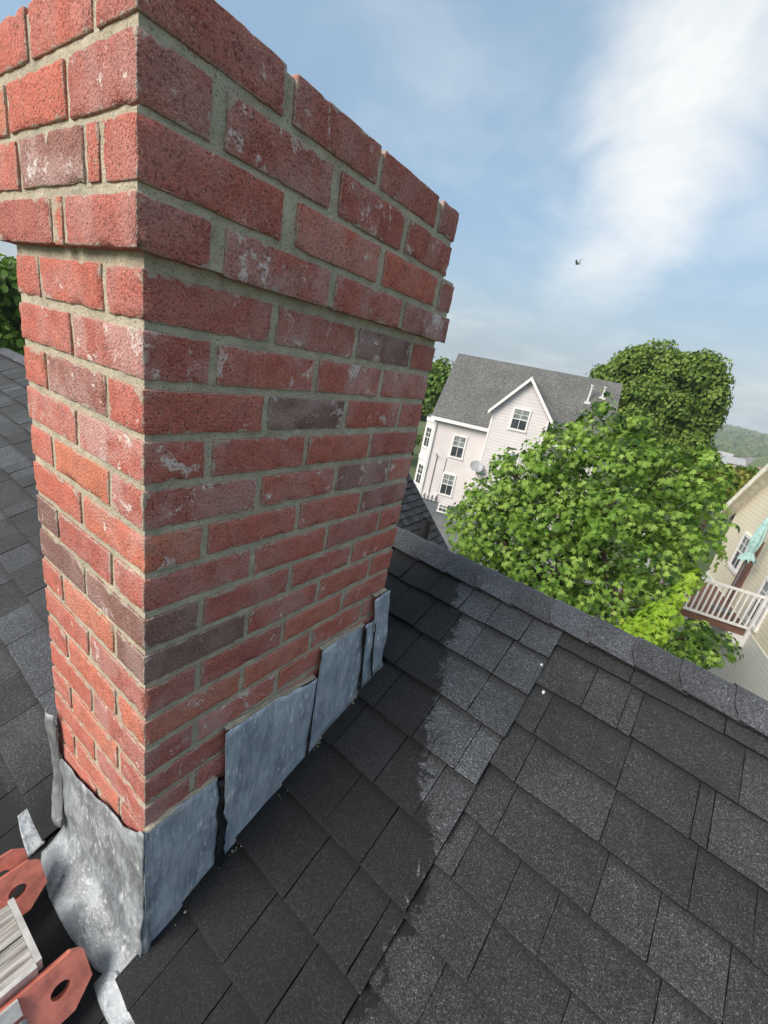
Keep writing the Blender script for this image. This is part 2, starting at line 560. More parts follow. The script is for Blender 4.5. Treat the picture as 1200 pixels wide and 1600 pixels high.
def make_wood():
    m, t, b = mat_new('weathered_wood')
    p = geo_pos(t)
    mp = NN(t, 'ShaderNodeMapping'); mp.inputs['Scale'].default_value = (8.0, 150.0, 150.0); LK(t, p, mp.inputs[0])
    n = NOISE(t, mp.outputs[0], 1.0, 5.0, 0.65, 0.4)
    n2 = NOISE(t, p, 18.0, 4.0, 0.6)
    c = ramp(t, n.outputs[0], [(0.34, (0.07, 0.062, 0.05)), (0.46, (0.24, 0.225, 0.20)), (0.62, (0.46, 0.44, 0.41))])
    c = MIX(t, SMOOTH(t, n2.outputs[0], 0.55, 0.7, 0, 0.4), c, (0.30, 0.27, 0.20))
    LK(t, c, b.inputs['Base Color'])
    b.inputs['Roughness'].default_value = 0.85
    bump(t, b, n.outputs[0], 0.003, 0.8)
    return m


M['wood'] = make_wood()


def make_greyroof():
    m, t, b = mat_new('grey_asphalt_roof')
    p = geo_pos(t)
    n = NOISE(t, p, 9.0, 4.0, 0.75)
    n2 = NOISE(t, p, 0.8, 3.0, 0.6)
    s3 = NN(t, 'ShaderNodeSeparateXYZ'); LK(t, p, s3.inputs[0])
    f = MATH(t, 'FRACT', MATH(t, 'DIVIDE', s3.outputs[2], 0.11))
    c = ramp(t, n.outputs[0], [(0.32, (0.058, 0.060, 0.060)), (0.5, (0.108, 0.110, 0.108)), (0.68, (0.18, 0.18, 0.172))])
    c = MIX(t, 1.0, c, ramp(t, n2.outputs[0], [(0.3, (0.85, 0.85, 0.85)), (0.7, (1.12, 1.12, 1.1))]), 'MULTIPLY')
    c = MIX(t, SMOOTH(t, f, 0.18, 0.0, 0, 0.3), c, (0.05, 0.05, 0.05))
    LK(t, c, b.inputs['Base Color'])
    b.inputs['Roughness'].default_value = 0.9
    bump(t, b, n.outputs[0], 0.02, 0.5)
    return m


M['grey_roof'] = make_greyroof()
M['leaf_maple'] = make_leaf_mat('maple_leaf', [(0.0, (0.022, 0.058, 0.012)), (0.35, (0.080, 0.165, 0.026)), (0.7, (0.175, 0.310, 0.048)), (1.0, (0.31, 0.45, 0.095))], 0.38)
M['leaf_young'] = make_leaf_mat('young_maple_leaf', [(0.0, (0.20, 0.36, 0.03)), (0.6, (0.30, 0.46, 0.045)), (1.0, (0.40, 0.50, 0.07))], 0.42)
M['leaf_dark'] = make_leaf_mat('dark_tree_leaf', [(0.0, (0.030, 0.070, 0.012)), (0.5, (0.085, 0.160, 0.022)), (1.0, (0.19, 0.27, 0.044))], 0.32)
M['leaf_mid'] = make_leaf_mat('mid_tree_leaf', [(0.0, (0.045, 0.10, 0.012)), (0.5, (0.085, 0.17, 0.02)), (1.0, (0.14, 0.23, 0.035))], 0.3)
M['leaf_olive'] = make_leaf_mat('olive_tree_leaf', [(0.0, (0.10, 0.12, 0.018)), (0.5, (0.17, 0.18, 0.025)), (1.0, (0.25, 0.25, 0.04))], 0.3)
M['leaf_hill'] = make_leaf_mat('far_wood_leaf', [(0.0, (0.060, 0.095, 0.035)), (0.5, (0.090, 0.130, 0.048)), (1.0, (0.125, 0.165, 0.065))], 0.2)  # distance haze partly put into these paler, greyer greens

# ================================================================== THE HOUSE WE STAND ON
S, Z0, YAW, XR = 0.4645, -1.3635, -0.0367, 1.2536
K = math.sqrt(1 + S * S)
AX = np.array([math.cos(YAW), math.sin(YAW), 0.0]); AY = np.array([-math.sin(YAW), math.cos(YAW), 0.0])
NUP = (np.array([0, 0, 1.0]) - S * AX) / K
GROUND = -8.4


def sag(x, v):
    """the old roof dips a little towards its right end"""
    d = np.maximum(0.0, -0.45 - np.asarray(v, float))
    return -0.055 * d * d


def roof_pt(x, v, h=0.0):
    """x: horizontal run up the slope, v: along the ridge, h: height off the roof plane"""
    x = np.asarray(x, float); v = np.asarray(v, float); h = np.asarray(h, float)
    p = np.multiply.outer(x, AX) + np.multiply.outer(v, AY) + np.multiply.outer(h, NUP)
    p[..., 2] += Z0 + S * x + sag(x, v)
    return p


house = empty('house', (1.3, 1.5, GROUND), 'house under the brick chimney with a dark grey asphalt shingle roof', 'house')
VMIN, VMAX, XEAVE = -2.6, 7.4, -2.9
m = MB()
pts = []
for v in np.linspace(VMIN, VMAX, 26):
    pts += [tuple(roof_pt(XEAVE, v)), tuple(roof_pt(-1.0, v)), tuple(roof_pt(XR, v))]
    far = roof_pt(XR, v) + AX * 4.1 + np.array([0, 0, -S * 4.1]); pts.append(tuple(far))
fc = []
for i in range(25):
    for j in range(3):
        a = i * 4 + j
        fc.append((a, a + 1, a + 5, a + 4))
m.add(pts, fc)
roof = m.build('roof', M['deck'], house)
m = MB()
c = [roof_pt(XEAVE + .3, VMIN + .25), roof_pt(XEAVE + .3, VMAX - .25), roof_pt(XR, VMAX - .25) + AX * 3.8, roof_pt(XR, VMIN + .25) + AX * 3.8]
ez = Z0 + S * (XEAVE + .3) - .1
for i in range(4):
    a, b2 = c[i], c[(i + 1) % 4]
    m.add([(a[0], a[1], GROUND), (b2[0], b2[1], GROUND), (b2[0], b2[1], ez), (a[0], a[1], ez)], [(0, 1, 2, 3)])
for vv in (VMIN + .25, VMAX - .25):
    a, b2, t_ = roof_pt(XEAVE + .3, vv), roof_pt(XR, vv) + AX * 3.8, roof_pt(XR, vv) - np.array([0, 0, .1])
    m.add([(a[0], a[1], ez), (b2[0], b2[1], ez), tuple(t_)], [(0, 1, 2)])
m.build('wall', M['siding_white'], house)


CMAT_INV = None
def in_frame(P, margin=0.06):
    d = Vector(P) - CAM
    z = d.dot(fwd)
    if z < 0.05:
        return False
    x = d.dot(right) / z * 671.09 / 1200
    y = d.dot(down) / z * 671.09 / 1600
    return abs(x) < 0.5 + margin and abs(y) < 0.5 + margin


class Stuff:
    def __init__(self):
        self.v = []; self.f = []; self.a = []; self.m = []; self.u = []

    def add(self, v, f, a, nt=None, ub=None):
        self.u += ub if ub is not None else [0.0] * len(v)
        n = len(self.v)
        nt = len(f) if nt is None else nt
        self.m += [0] * nt + [1] * (len(f) - nt)
        self.v += v; self.f += [[i + n for i in q] for q in f]; self.a += [a] * len(v)


def tab_geom(x0, x1, v0, v1, hb, rng, thick=0.0058, base=0.0):
    """one shingle tab: bottom edge at x0 (lifted hb), running up to x1; a little ragged, a little curled"""
    nv = max(2, int(abs(v1 - v0) / 0.05))
    g = 0.0012
    vs = np.linspace(v0 + g, v1 - g, nv + 1)
    us = [0.0, 0.035, 0.5, 0.62, 0.80, 1.0]
    top, bot = [], []
    curl = rng.uniform(-0.001, 0.0018)
    skew = rng.uniform(-0.002, 0.002)
    for i, v in enumerate(vs):
        jx = rng.uniform(-0.0014, 0.0014) + skew * (i / nv - .5) * 2
        jv = 0.0
        for u in us:
            if i in (0, nv):
                jv = rng.uniform(-0.0008, 0.0008)
            x = x0 + (x1 - x0) * u + jx * (1 - u)
            h = hb * (1 - u) + (0.0015 + base) * u + curl * (1 - u) ** 3 + (0.0010 if u == 0.035 else 0)
            top.append(roof_pt(x, v + jv, h))
            bot.append(roof_pt(x, v + jv, h - thick))
    n = len(us)
    N = len(top)
    V = [tuple(q) for q in top + bot]
    F = []
    for i in range(nv):
        for j in range(n - 1):
            a = i * n + j
            F.append((a, a + 1, a + n + 1, a + n))
    for i in range(nv):
        a, b2 = i * n, (i + 1) * n
        F.append((a, b2, b2 + N, a + N))
    for j in range(n - 1):
        a = j; F.append((a + 1, a, a + N, a + 1 + N))
        a = nv * n + j; F.append((a, a + 1, a + 1 + N, a + N))
    nt = nv * (n - 1)
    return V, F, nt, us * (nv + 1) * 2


def two_mats(o, idx):
    """the cut edges of a shingle show bare black asphalt"""
    o.data.materials.append(M['butt'])
    o.data.polygons.foreach_set('material_index', idx)
    return o


rng = random.Random(5)
rest = Stuff()
NSH = 0


def lay_course(x0, x1, edges, lift=0.0, force_hi=None):
    """edges: sorted v positions of the tab joints"""
    global NSH
    hi = rng.random() < 0.5
    for a, b2 in zip(edges[:-1], edges[1:]):
        hi = not hi if rng.random() < 0.8 else hi
        hb = 0.0150 + lift + (0.0034 if hi else 0.0) + rng.uniform(-0.0004, 0.0004)
        V, F, nt, ub = tab_geom(x0, x1 + 0.035, a, b2, hb, rng, 0.0068 if hi else 0.0058, lift)
        mid = roof_pt((x0 + x1) / 2, (a + b2) / 2)
        seen = any(in_frame(roof_pt(xx, vv), 0.02) for xx in (x0, x1) for vv in (a, (a + b2) / 2, b2))
        tn = rng.uniform(.70, 1.0) if lift > 0 else rng.random() * (.62 if b2 < SEAM + .01 else .85)
        if seen and NSH < 298 and -1.35 < a and b2 < 5.4:
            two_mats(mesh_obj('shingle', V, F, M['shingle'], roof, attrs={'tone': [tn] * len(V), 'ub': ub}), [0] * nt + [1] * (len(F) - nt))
            NSH += 1
        else:
            rest.add(V, F, tn, nt, ub)


def fill(lo, hi, wmin=0.10, wmax=0.24):
    e = [lo]
    while e[-1] < hi - 0.06:
        e.append(min(hi, e[-1] + rng.uniform(wmin, wmax)))
    e[-1] = hi
    return e


SEAM = -0.42
# right of the seam: older courses
XR_C = [1.126, 0.9794, 0.842, 0.7134, 0.588, 0.4705, 0.3608, 0.250, 0.135, 0.015, -0.11, -0.24]
VR_E = [[-.888, -.645], [-.943, -.691, -.656, -.556], [-.90, -.866, -.70, -.48], [-1.004, -.889, -.705, -.492], [-.974, -.843, -.731, -.502],
        [-.875, -.669, -.577, -.466], [-.90, -.743, -.576], [-.83, -.66, -.53], [-.75, -.6], [-.7, -.55], [], []]
for i, (x0, ee) in enumerate(zip(XR_C, VR_E)):
    x1 = XR - 0.03 if i == 0 else XR_C[i - 1]
    lo = fill(-2.6, ee[0] - .02)[:-1] + ee if ee else fill(-2.6, SEAM - .14)
    lay_course(x0, x1, lo + [SEAM + 0.002])
# patch around the chimney, laid over the older courses
XP_C = [1.062, 0.924, 0.785, 0.647, 0.506, 0.367, 0.229, 0.092, -0.050]
VP_E = [[-.318, -.195, -.086, .048, .179], [-.303, -.198, -.105, .004, .123], [-.30, -.18, -.033, .072], [-.352, -.211, -.069], [-.329, -.20, -.044],
        [-.285, -.159], [-.38, -.285, -.187], [-.30, -.165], [-.33, -.20, -.069]]
LEFT0 = 0.45
for i, (x0, ee) in enumerate(zip(XP_C, VP_E)):
    x1 = XR - 0.03 if i == 0 else XP_C[i - 1]
    jit = rng.uniform(-.004, .004)
    if x0 > 0.70:
        lay_course(x0, x1, [SEAM + jit] + ee + fill(ee[-1] + .12, LEFT0), 0.013)
    else:
        lay_course(x0, x1, [SEAM + jit] + ee + [0.0], 0.013)
# left of the chimney
XL_C = [0.993, 0.851, 0.712, 0.590, 0.450, 0.318, 0.189, 0.064, -0.060]
for i, x0 in enumerate(XL_C):
    x1 = XR - 0.03 if i == 0 else XL_C[i - 1]
    start = LEFT0 if x0 > 0.70 else 0.406
    ee = {6: [1.208, 1.43, 1.66], 7: [.867, 1.045, 1.21], 8: [.572, .86]}.get(i, None)
    if ee:
        lay_course(x0, x1, fill(start, ee[0] - 0.01)[:-1] + ee + fill(ee[-1] + .19, VMAX))
    else:
        lay_course(x0, x1, fill(start, VMAX))
# below the chimney foot
xb = [-0.055, -0.195, -0.335, -0.475, -0.615, -0.755, -0.9, -1.04, -1.18, -1.32, -1.46, -1.6, -1.74, -1.88, -2.02, -2.16, -2.30, -2.44, -2.58, -2.72, -2.9]
for i in range(1, len(xb)):
    lay_course(xb[i], xb[i - 1] + 0.02, fill(SEAM if i < 2 else -2.6, VMAX))
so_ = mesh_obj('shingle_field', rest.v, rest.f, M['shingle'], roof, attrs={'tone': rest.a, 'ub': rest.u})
so_['kind'] = 'stuff'
two_mats(so_, rest.m)

# the back slope mirrors the front one
back = Stuff()
xq = XR - .03
while xq > XR - 4.0:
    for a, b2 in zip(*(lambda e: (e[:-1], e[1:]))(fill(VMIN, VMAX, .16, .34))):
        V, F, nt, ub = tab_geom(xq - .14, xq + .035, a, b2, .0150 + rng.choice((0, .0034)), rng)
        V = [tuple(np.array(q) + 2 * (XR - float(np.dot(q, AX))) * AX) for q in V]
        back.add(V, [tuple(reversed(f)) for f in F], rng.random() * .7, nt, ub)
    xq -= .14
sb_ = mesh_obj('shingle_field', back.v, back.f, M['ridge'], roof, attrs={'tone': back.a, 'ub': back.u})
sb_['kind'] = 'stuff'
two_mats(sb_, back.m)

# ridge caps: each bent over the ridge, its left end lapping the next
BACK = roof_pt(XR, 0)


def ridge_cap(vl, vr, name='ridge_cap'):
    """vl: exposed left end (larger v), vr: hidden right end"""
    prof = []
    for a in np.linspace(-1, 1, 13):
        s_ = a * 0.110                                  # distance from the crest along the bent strip
        rc = 0.030
        if abs(s_) < rc:
            dx = s_ * 0.94; dz = 0.020 - (s_ / rc) ** 2 * 0.0075
        else:
            e = abs(s_) - rc
            dx = math.copysign(rc * .94 + e / K, s_); dz = 0.020 - 0.0075 - e * S / K
        prof.append((dx, dz))
    vs = [vl, vl - 0.018, vl - 0.05, (vl + vr) / 2, vr]
    V = []
    wig = rng.uniform(-.001, .0005)
    for layer in (0, 1):
        for k, v in enumerate(vs):
            lift = 0.0080 * (1 - (vl - v) / (vl - vr)) + 0.014
            for q, (dx, dz) in enumerate(prof):
                vv = v
                ef = min(q, 12 - q)
                if k == 0 and ef < 3:
                    vv = v - (0.030, 0.012, 0.003)[ef]
                b_ = roof_pt(XR, vv)
                h = lift - layer * 0.0045
                p = b_ + AX * dx + np.array([0, 0, dz + h + wig * (ef < 2)])
                V.append(tuple(p))
    nq, nk = 13, len(vs)
    F = []
    for k in range(nk - 1):
        for q in range(nq - 1):
            a = k * nq + q
            F.append((a, a + 1, a + nq + 1, a + nq))
    L_ = nk * nq
    for q in range(nq - 1):
        F.append((q + 1, q, q + L_, q + 1 + L_))
    for k in range(nk - 1):
        a = k * nq; F.append((a, a + nq, a + nq + L_, a + L_))
        a = k * nq + nq - 1; F.append((a + nq, a, a + L_, a + nq + L_))
    nt = (nk - 1) * (nq - 1)
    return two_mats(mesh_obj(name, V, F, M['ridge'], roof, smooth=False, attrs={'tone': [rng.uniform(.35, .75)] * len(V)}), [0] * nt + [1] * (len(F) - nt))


vb = [-2.52, -2.385, -2.25, -2.11, -1.975, -1.84, -1.70, -1.565, -1.43, -1.30, -1.165, -1.03, -.891, -.752, -.621, -.484, -.355, -.211, -.07, .064, .202]
while vb[-1] < 5.9:
    vb.append(vb[-1] + rng.uniform(.132, .142))
for i in range(len(vb) - 1):
    ridge_cap(vb[i + 1], vb[i] - 0.035)

# soil pipe on the back slope
bp = roof_pt(XR, 0.53) + AX * 0.80
m = MB().tube([(2.0, .538, -1.35), (2.0, .538, -.935)], .030, 14, cap=False).tube([(2.0, .538, -.935), (2.0, .538, -1.0)], [.030, .024], 14, cap=False)
m.tube([(2.0, .538, -.99), (2.0, .538, -.995)], .0235, 14)
m.build('vent_pipe', M['black_pipe'], house, smooth=False)

# ================================================================== CHIMNEY
chim = empty('chimney', (0.355, 0.203, Z0), 'red brick chimney with corbelled top and lead flashing standing on the roof', 'chimney')
W, L, H = 0.711, 0.406, 0.0697


def axis_lines(a, b, r, step):
    n = max(1, int(round((b - a - 2 * r) / step)))
    return np.concatenate([[a, a + r * .35], np.linspace(a + r, b - r, n + 1), [b - r * .35, b]])


def brick(x0, x1, y0, y1, z0, z1, tone, eff, seed, outf):
    """outf: which faces show, for the distance-to-edge attribute"""
    r = 0.0022
    xs, ys, zs = axis_lines(x0, x1, r, .011), axis_lines(y0, y1, r, .016), axis_lines(z0, z1, r, .010)
    idx = {}
    V = []
    F = []
    nx, ny, nz = len(xs), len(ys), len(zs)

    def vid(i, j, k):
        key = (i, j, k)
        if key not in idx:
            idx[key] = len(V); V.append((xs[i], ys[j], zs[k]))
        return idx[key]
    for i in range(nx - 1):
        for k in range(nz - 1):
            F.append((vid(i, 0, k), vid(i + 1, 0, k), vid(i + 1, 0, k + 1), vid(i, 0, k + 1)))
            F.append((vid(i, ny - 1, k), vid(i, ny - 1, k + 1), vid(i + 1, ny - 1, k + 1), vid(i + 1, ny - 1, k)))
    for j in range(ny - 1):
        for k in range(nz - 1):
            F.append((vid(0, j, k), vid(0, j, k + 1), vid(0, j + 1, k + 1), vid(0, j + 1, k)))
            F.append((vid(nx - 1, j, k), vid(nx - 1, j + 1, k), vid(nx - 1, j + 1, k + 1), vid(nx - 1, j, k + 1)))
    for i in range(nx - 1):
        for j in range(ny - 1):
            F.append((vid(i, j, 0), vid(i, j + 1, 0), vid(i + 1, j + 1, 0), vid(i + 1, j, 0)))
            F.append((vid(i, j, nz - 1), vid(i + 1, j, nz - 1), vid(i + 1, j + 1, nz - 1), vid(i, j + 1, nz - 1)))
    P = np.array(V)
    lo = np.array([x0, y0, z0]); hi = np.array([x1, y1, z1])
    # distance to the nearest arris within the face a vertex lies on
    d = np.minimum(P - lo, hi - P)
    ds = np.sort(d, axis=1)
    edge = ds[:, 1]
    inner = np.clip(P, lo + r, hi - r)
    dv = P - inner
    ln = np.linalg.norm(dv, axis=1, keepdims=True)
    nrm = dv / np.maximum(ln, 1e-9)
    Q = inner + nrm * r
    so3 = Vector((seed * 3.1, seed * 1.7, seed * .9))
    disp = np.array([noise.noise(Vector(p) * 85 + so3) * .00085 + noise.noise(Vector(p) * 30 + so3) * .0008 for p in P])
    # chipped arrises
    chip = np.array([max(0.0, noise.noise(Vector(p) * 55 - so3) - 0.1) for p in P]) * np.clip(1 - edge / .006, 0, 1) * .0075
    Q = Q + nrm * (disp - chip)[:, None]
    # each brick sits a touch off true
    c0 = (lo + hi) / 2
    rr = random.Random(seed)
    ang = rr.uniform(-.006, .006)
    tip = rr.uniform(-.004, .004)
    rel = Q - c0
    Q = c0 + np.stack([rel[:, 0] - ang * rel[:, 2], rel[:, 1] - tip * rel[:, 2], rel[:, 2] + ang * rel[:, 0] + tip * rel[:, 1]], 1)
    n = len(Q)
    mesh_obj('brick', Q, F, M['brick'], chim, smooth=True, attrs={'tone': [tone] * n, 'edge': edge, 'eff': [eff] * n, 'rnd': [rr.random()] * n})


brng = random.Random(21)


def tone_pick(z):
    u = brng.random()
    if u < 0.085:
        return brng.uniform(0.0, .14)
    if u < 0.25:
        return brng.uniform(.24, .36)
    if u < 0.90:
        return brng.uniform(.36, .72)
    return brng.uniform(.72, .92)


# bricks whose colour stands out in the photograph: (course, face, place) -> (tone, bloom)
SPECIAL = {
    (1, 'R', 0): (.40, .35), (1, 'R', 1): (.34, .8), (1, 'R', 2): (.06, .75), (1, 'L', 1): (.62, .3),
    (2, 'R', 0): (.36, .8), (2, 'R', 1): (.50, .9), (2, 'R', 2): (.50, .8), (2, 'R', 3): (.46, .8), (2, 'L', 0): (.62, .3), (2, 'L', 1): (.55, .3),
    (3, 'R', 0): (.50, .15), (3, 'R', 1): (.05, .7), (3, 'R', 2): (.46, .5), (3, 'L', 1): (.20, .75),
    (4, 'R', 1): (.44, .5), (4, 'R', 2): (.58, .2), (5, 'R', 0): (.36, .75), (5, 'R', 1): (.52, .6), (5, 'R', 2): (.18, .7), (5, 'R', 3): (.7, .6),
    (6, 'R', 1): (.58, .2), (6, 'R', 2): (.60, .2), (6, 'R', 3): (.20, .5), (7, 'R', 0): (.40, .5), (7, 'R', 1): (.55, .3),
    (8, 'R', 1): (.36, .4), (8, 'R', 0): (.12, .25), (8, 'L', 0): (.12, .5), (8, 'L', 1): (.06, .3), (9, 'R', 0): (.05, .35), (9, 'R', 1): (.42, .5), (9, 'R', 2): (.6, .2), (9, 'L', 0): (.15, .3),
    (10, 'R', 0): (.30, .35), (11, 'R', 0): (.84, .25), (11, 'R', 1): (.82, .15), (10, 'R', 2): (.80, .1), (12, 'R', 0): (.32, .5), (13, 'R', 0): (.35, .5), (14, 'R', 0): (.36, .7),
    (-1, 'R', 0): (.34, .35), (-1, 'R', 1): (.34, .8), (-1, 'R', 2): (.42, .6), (-1, 'R', 3): (.22, .8),
    (-2, 'R', 0): (.42, .3), (-2, 'R', 1): (.72, .45), (-2, 'R', 2): (.74, .15), (-2, 'R', 3): (.30, .3), (-2, 'L', 2): (.18, .75), (-2, 'L', 0): (.86, .1),
    (-3, 'R', 0): (.28, .4), (-3, 'R', 1): (.32, .6), (-3, 'R', 2): (.36, .7), (-3, 'R', 3): (.36, .4),
    (-4, 'R', 0): (.32, .2), (-4, 'R', 1): (.31, .35), (-4, 'R', 2): (.32, .3), (-4, 'R', 3): (.24, .3),
}
SEED = [100]


def put(course, face, k, x0, x1, y0, y1, z0, z1):
    tone, eff = SPECIAL.get((course, face, k), (tone_pick(z0), max(0.0, brng.gauss(.38, .25))))
    if face == 'L' and (course, face, k) not in SPECIAL:
        eff *= .6; tone = min(1, tone * 1.15)
    if face == 'R' and (course, face, k) not in SPECIAL:
        tone = max(tone, .34)
    SEED[0] += 1
    j = lambda: brng.uniform(-.0012, .0012)
    brick(x0 + j() * .6, x1 + j() * .6, y0 + j() * .6, y1 + j() * .6, z0 + j(), z1 + j(), tone, eff, SEED[0], None)


NC = 21
for k in range(1, NC + 1):
    z0, z1 = -k * H + .0060, -(k - 1) * H - .0060
    if k % 2 == 1:
        for i, (a, b2) in enumerate([(0, .1945), (.2075, .3985), (.4115, .6005)]):
            put(k, 'R', i, a, b2, 0, .092, z0, z1)
        put(k, 'R', 3, .6135, W, 0, .1965, z0, z1); put(k, 'F', 1, .6135, W, .2095, L, z0, z1)
        put(k, 'L', 1, 0, .092, .1045, .3015, z0, z1)
        for i, (a, b2) in enumerate([(0, .1945), (.2075, .3985), (.4115, .6005)]):
            put(k, 'L' if i == 0 else 'B', 2 + i, a, b2, .3145, L, z0, z1)
    else:
        put(k, 'R', 0, 0, .0925, 0, .1965, z0, z1); put(k, 'L', 1, 0, .092, .2095, L, z0, z1)
        for i, (a, b2) in enumerate([(.1055, .2985), (.3115, .5025), (.5155, W)]):
            put(k, 'R', i + 1, a, b2, 0, .092, z0, z1)
        put(k, 'F', 1, .619, W, .102, .304, z0, z1)
        for i, (a, b2) in enumerate([(.1055, .2985), (.3115, .5025), (.5155, W)]):
            put(k, 'B', i, a, b2, .3145, L, z0, z1)
# corbelled head: two oversailing courses, two set back a little
for c_, zlo, zhi, o, xe, rx, ly in [
    (-1, .009, .0650, .014, .726, [(-.014, .078), (.099, .297), (.313, .514), (.530, .726)], [(.178, .204), (.216, .420)]),
    (-2, .0747, .1345, .014, .716, [(-.014, .186), (.213, .416), (.435, .637), (.655, .716)], [(.070, .098), (.110, .305), (.318, .420)]),
    (-3, .1445, .2040, .010, .672, [(-.010, .074), (.093, .277), (.298, .478), (.497, .672)], [(.160, .345), (.356, .416)]),
    (-4, .2140, .2700, .010, .676, [(-.010, .177), (.192, .380), (.393, .585), (.602, .676)], [(.086, .252), (.266, .416)])]:
    ye = L + o
    longfirst = (rx[0][1] - rx[0][0]) > .12
    if longfirst:                                  # stretcher on the right face, its end on the left face
        yd = ly[0][0] - .011
        put(c_, 'R', 0, rx[0][0], rx[0][1], -o, yd, zlo, zhi)
    else:
        yd = ly[0][0] - .012
        put(c_, 'R', 0, rx[0][0], rx[0][1], -o, yd, zlo, zhi)
    for i, (a, b2) in enumerate(rx[1:-1]):
        put(c_, 'R', i + 1, a, b2, -o, .082, zlo, zhi)
    put(c_, 'R', len(rx) - 1, rx[-1][0], rx[-1][1], -o, .082 if rx[-1][1] - rx[-1][0] > .1 else .185, zlo, zhi)
    for i, (a, b2) in enumerate(ly):
        put(c_, 'L', i + 1, -o, .080, a, min(b2, ye), zlo, zhi)
    put(c_, 'F', 0, xe - .09, xe, .20, ye, zlo, zhi)
    nb = 3
    for i in range(nb):
        a = .095 + i * (xe - .2) / nb
        put(c_, 'B', i, a, a + (xe - .2) / nb - .01, ye - .09, ye, zlo, zhi)


def mortar_box(x0, x1, y0, y1, z0, z1, name='mortar', step=.012, amp=.0011):
    m = MB()
    V = []; F = []
    def face(o, du, dv, nrm):
        nu = max(1, int(np.linalg.norm(du) / step)); nv = max(1, int(np.linalg.norm(dv) / step))
        n0 = len(V)
        for i in range(nu + 1):
            for j in range(nv + 1):
                p = np.array(o) + np.array(du) * i / nu + np.array(dv) * j / nv
                if 0 < i < nu and 0 < j < nv:
                    p = p + np.array(nrm) * (noise.noise(Vector(p) * 60) * amp + noise.noise(Vector(p) * 16) * amp)
                V.append(tuple(p))
        for q in grid_faces(nu, nv):
            F.append([int(a) + n0 for a in q])
    dx, dy, dz = x1 - x0, y1 - y0, z1 - z0
    face((x0, y0, z0), (dx, 0, 0), (0, 0, dz), (0, -1, 0))
    face((x0, y1, z0), (0, -dy, 0), (0, 0, dz), (-1, 0, 0))
    face((x1, y1, z0), (-dx, 0, 0), (0, 0, dz), (0, 1, 0))
    face((x1, y0, z0), (0, dy, 0), (0, 0, dz), (1, 0, 0))
    face((x0, y0, z1), (dx, 0, 0), (0, dy, 0), (0, 0, 1))
    face((x0, y0, z0), (0, dy, 0), (dx, 0, 0), (0, 0, -1))
    return mesh_obj(name, V, F, M['mortar'], chim, smooth=True)


ins = .0036
mortar_box(ins, W - ins, ins, L - ins, -NC * H, .012)
mortar_box(-.014 + ins, .7165 - .0045, -.014 + ins, L + .014 - ins, .0118, .139)
mortar_box(-.010 + ins, .672 - ins, -.010 + ins, L + .010 - ins, .1385, .262)


# ------------------------------------------------------------------ lead flashing
def lead_sheet(name, fn, nu, nv, mat, thick=.0022, amp=.003, freq=14, seed=0, label=None, smooth=True):
    """fn(u,v) -> world point and outward normal"""
    T = []; B_ = []
    for i in range(nu + 1):
        for j in range(nv + 1):
            p, n = fn(i / nu, j / nv)
            p = np.array(p, float); n = np.array(n, float)
            q = Vector(p) * freq + Vector((seed * 5.3, seed, 0))
            w = noise.noise(q) * amp + noise.noise(q * 2.7) * amp * .45
            p = p + n * w
            T.append(tuple(p)); B_.append(tuple(p - n * thick))
    g = grid_faces(nu, nv).tolist()
    N = len(T)
    F = [tuple(q) for q in g] + [tuple(a + N for a in reversed(q)) for q in g]
    r = [i * (nv + 1) for i in range(nu + 1)] ; F += [(r[i + 1], r[i], r[i] + N, r[i + 1] + N) for i in range(nu)]
    r = [i * (nv + 1) + nv for i in range(nu + 1)]; F += [(r[i], r[i + 1], r[i + 1] + N, r[i] + N) for i in range(nu)]
    r = list(range(nv + 1)); F += [(r[j], r[j + 1], r[j + 1] + N, r[j] + N) for j in range(nv)]
    r = [nu * (nv + 1) + j for j in range(nv + 1)]; F += [(r[j + 1], r[j], r[j] + N, r[j + 1] + N) for j in range(nv)]
    o = mesh_obj(name, T + B_, F, mat, chim, smooth=smooth)
    if label:
        o['label'] = label
    return o


def interp(poly, u):
    """poly: list of (s, value)"""
    return float(np.interp(u, [a for a, _ in poly], [b for _, b in poly]))


def step_piece(top, xl_bot, xr_bot, off, seed, wig=.004, flange=.045, label=None):
    """upright lead on the right face; top: [(x,z),...], bottom on the roof with a turned-out flange"""
    xs = [p[0] for p in top]
    rg = random.Random(seed)

    def fn(u, v):
        xt = xs[0] + (xs[-1] - xs[0]) * u
        zt = float(np.interp(xt, xs, [p[1] for p in top])) + noise.noise(Vector((xt * 40, seed, 0))) * wig
        xb_ = xl_bot + (xr_bot - xl_bot) * u
        zb = Z0 + S * xb_ + .012
        if v <= .8:
            t_ = v / .8
            x = xt + (xb_ - xt) * t_ + noise.noise(Vector((t_ * 4, seed * 3, u * 2))) * wig * (1 if u in (0, 1) else .4)
            z = zt + (zb - zt) * t_
            y = -off - .004 * math.sin(math.pi * min(1, t_ * 1.1)) * 0.6
            if u < .04:
                y -= .004
            return (x, y, z), (0, -1, 0)
        t_ = (v - .8) / .2
        y = -off - .0 - flange * t_
        return (xb_, y - .002, zb - .010 * t_), (0, -.5, .85)
    return lead_sheet('flashing', fn, 22, 26, M['lead'], amp=.0075, freq=10, seed=seed, label=label)


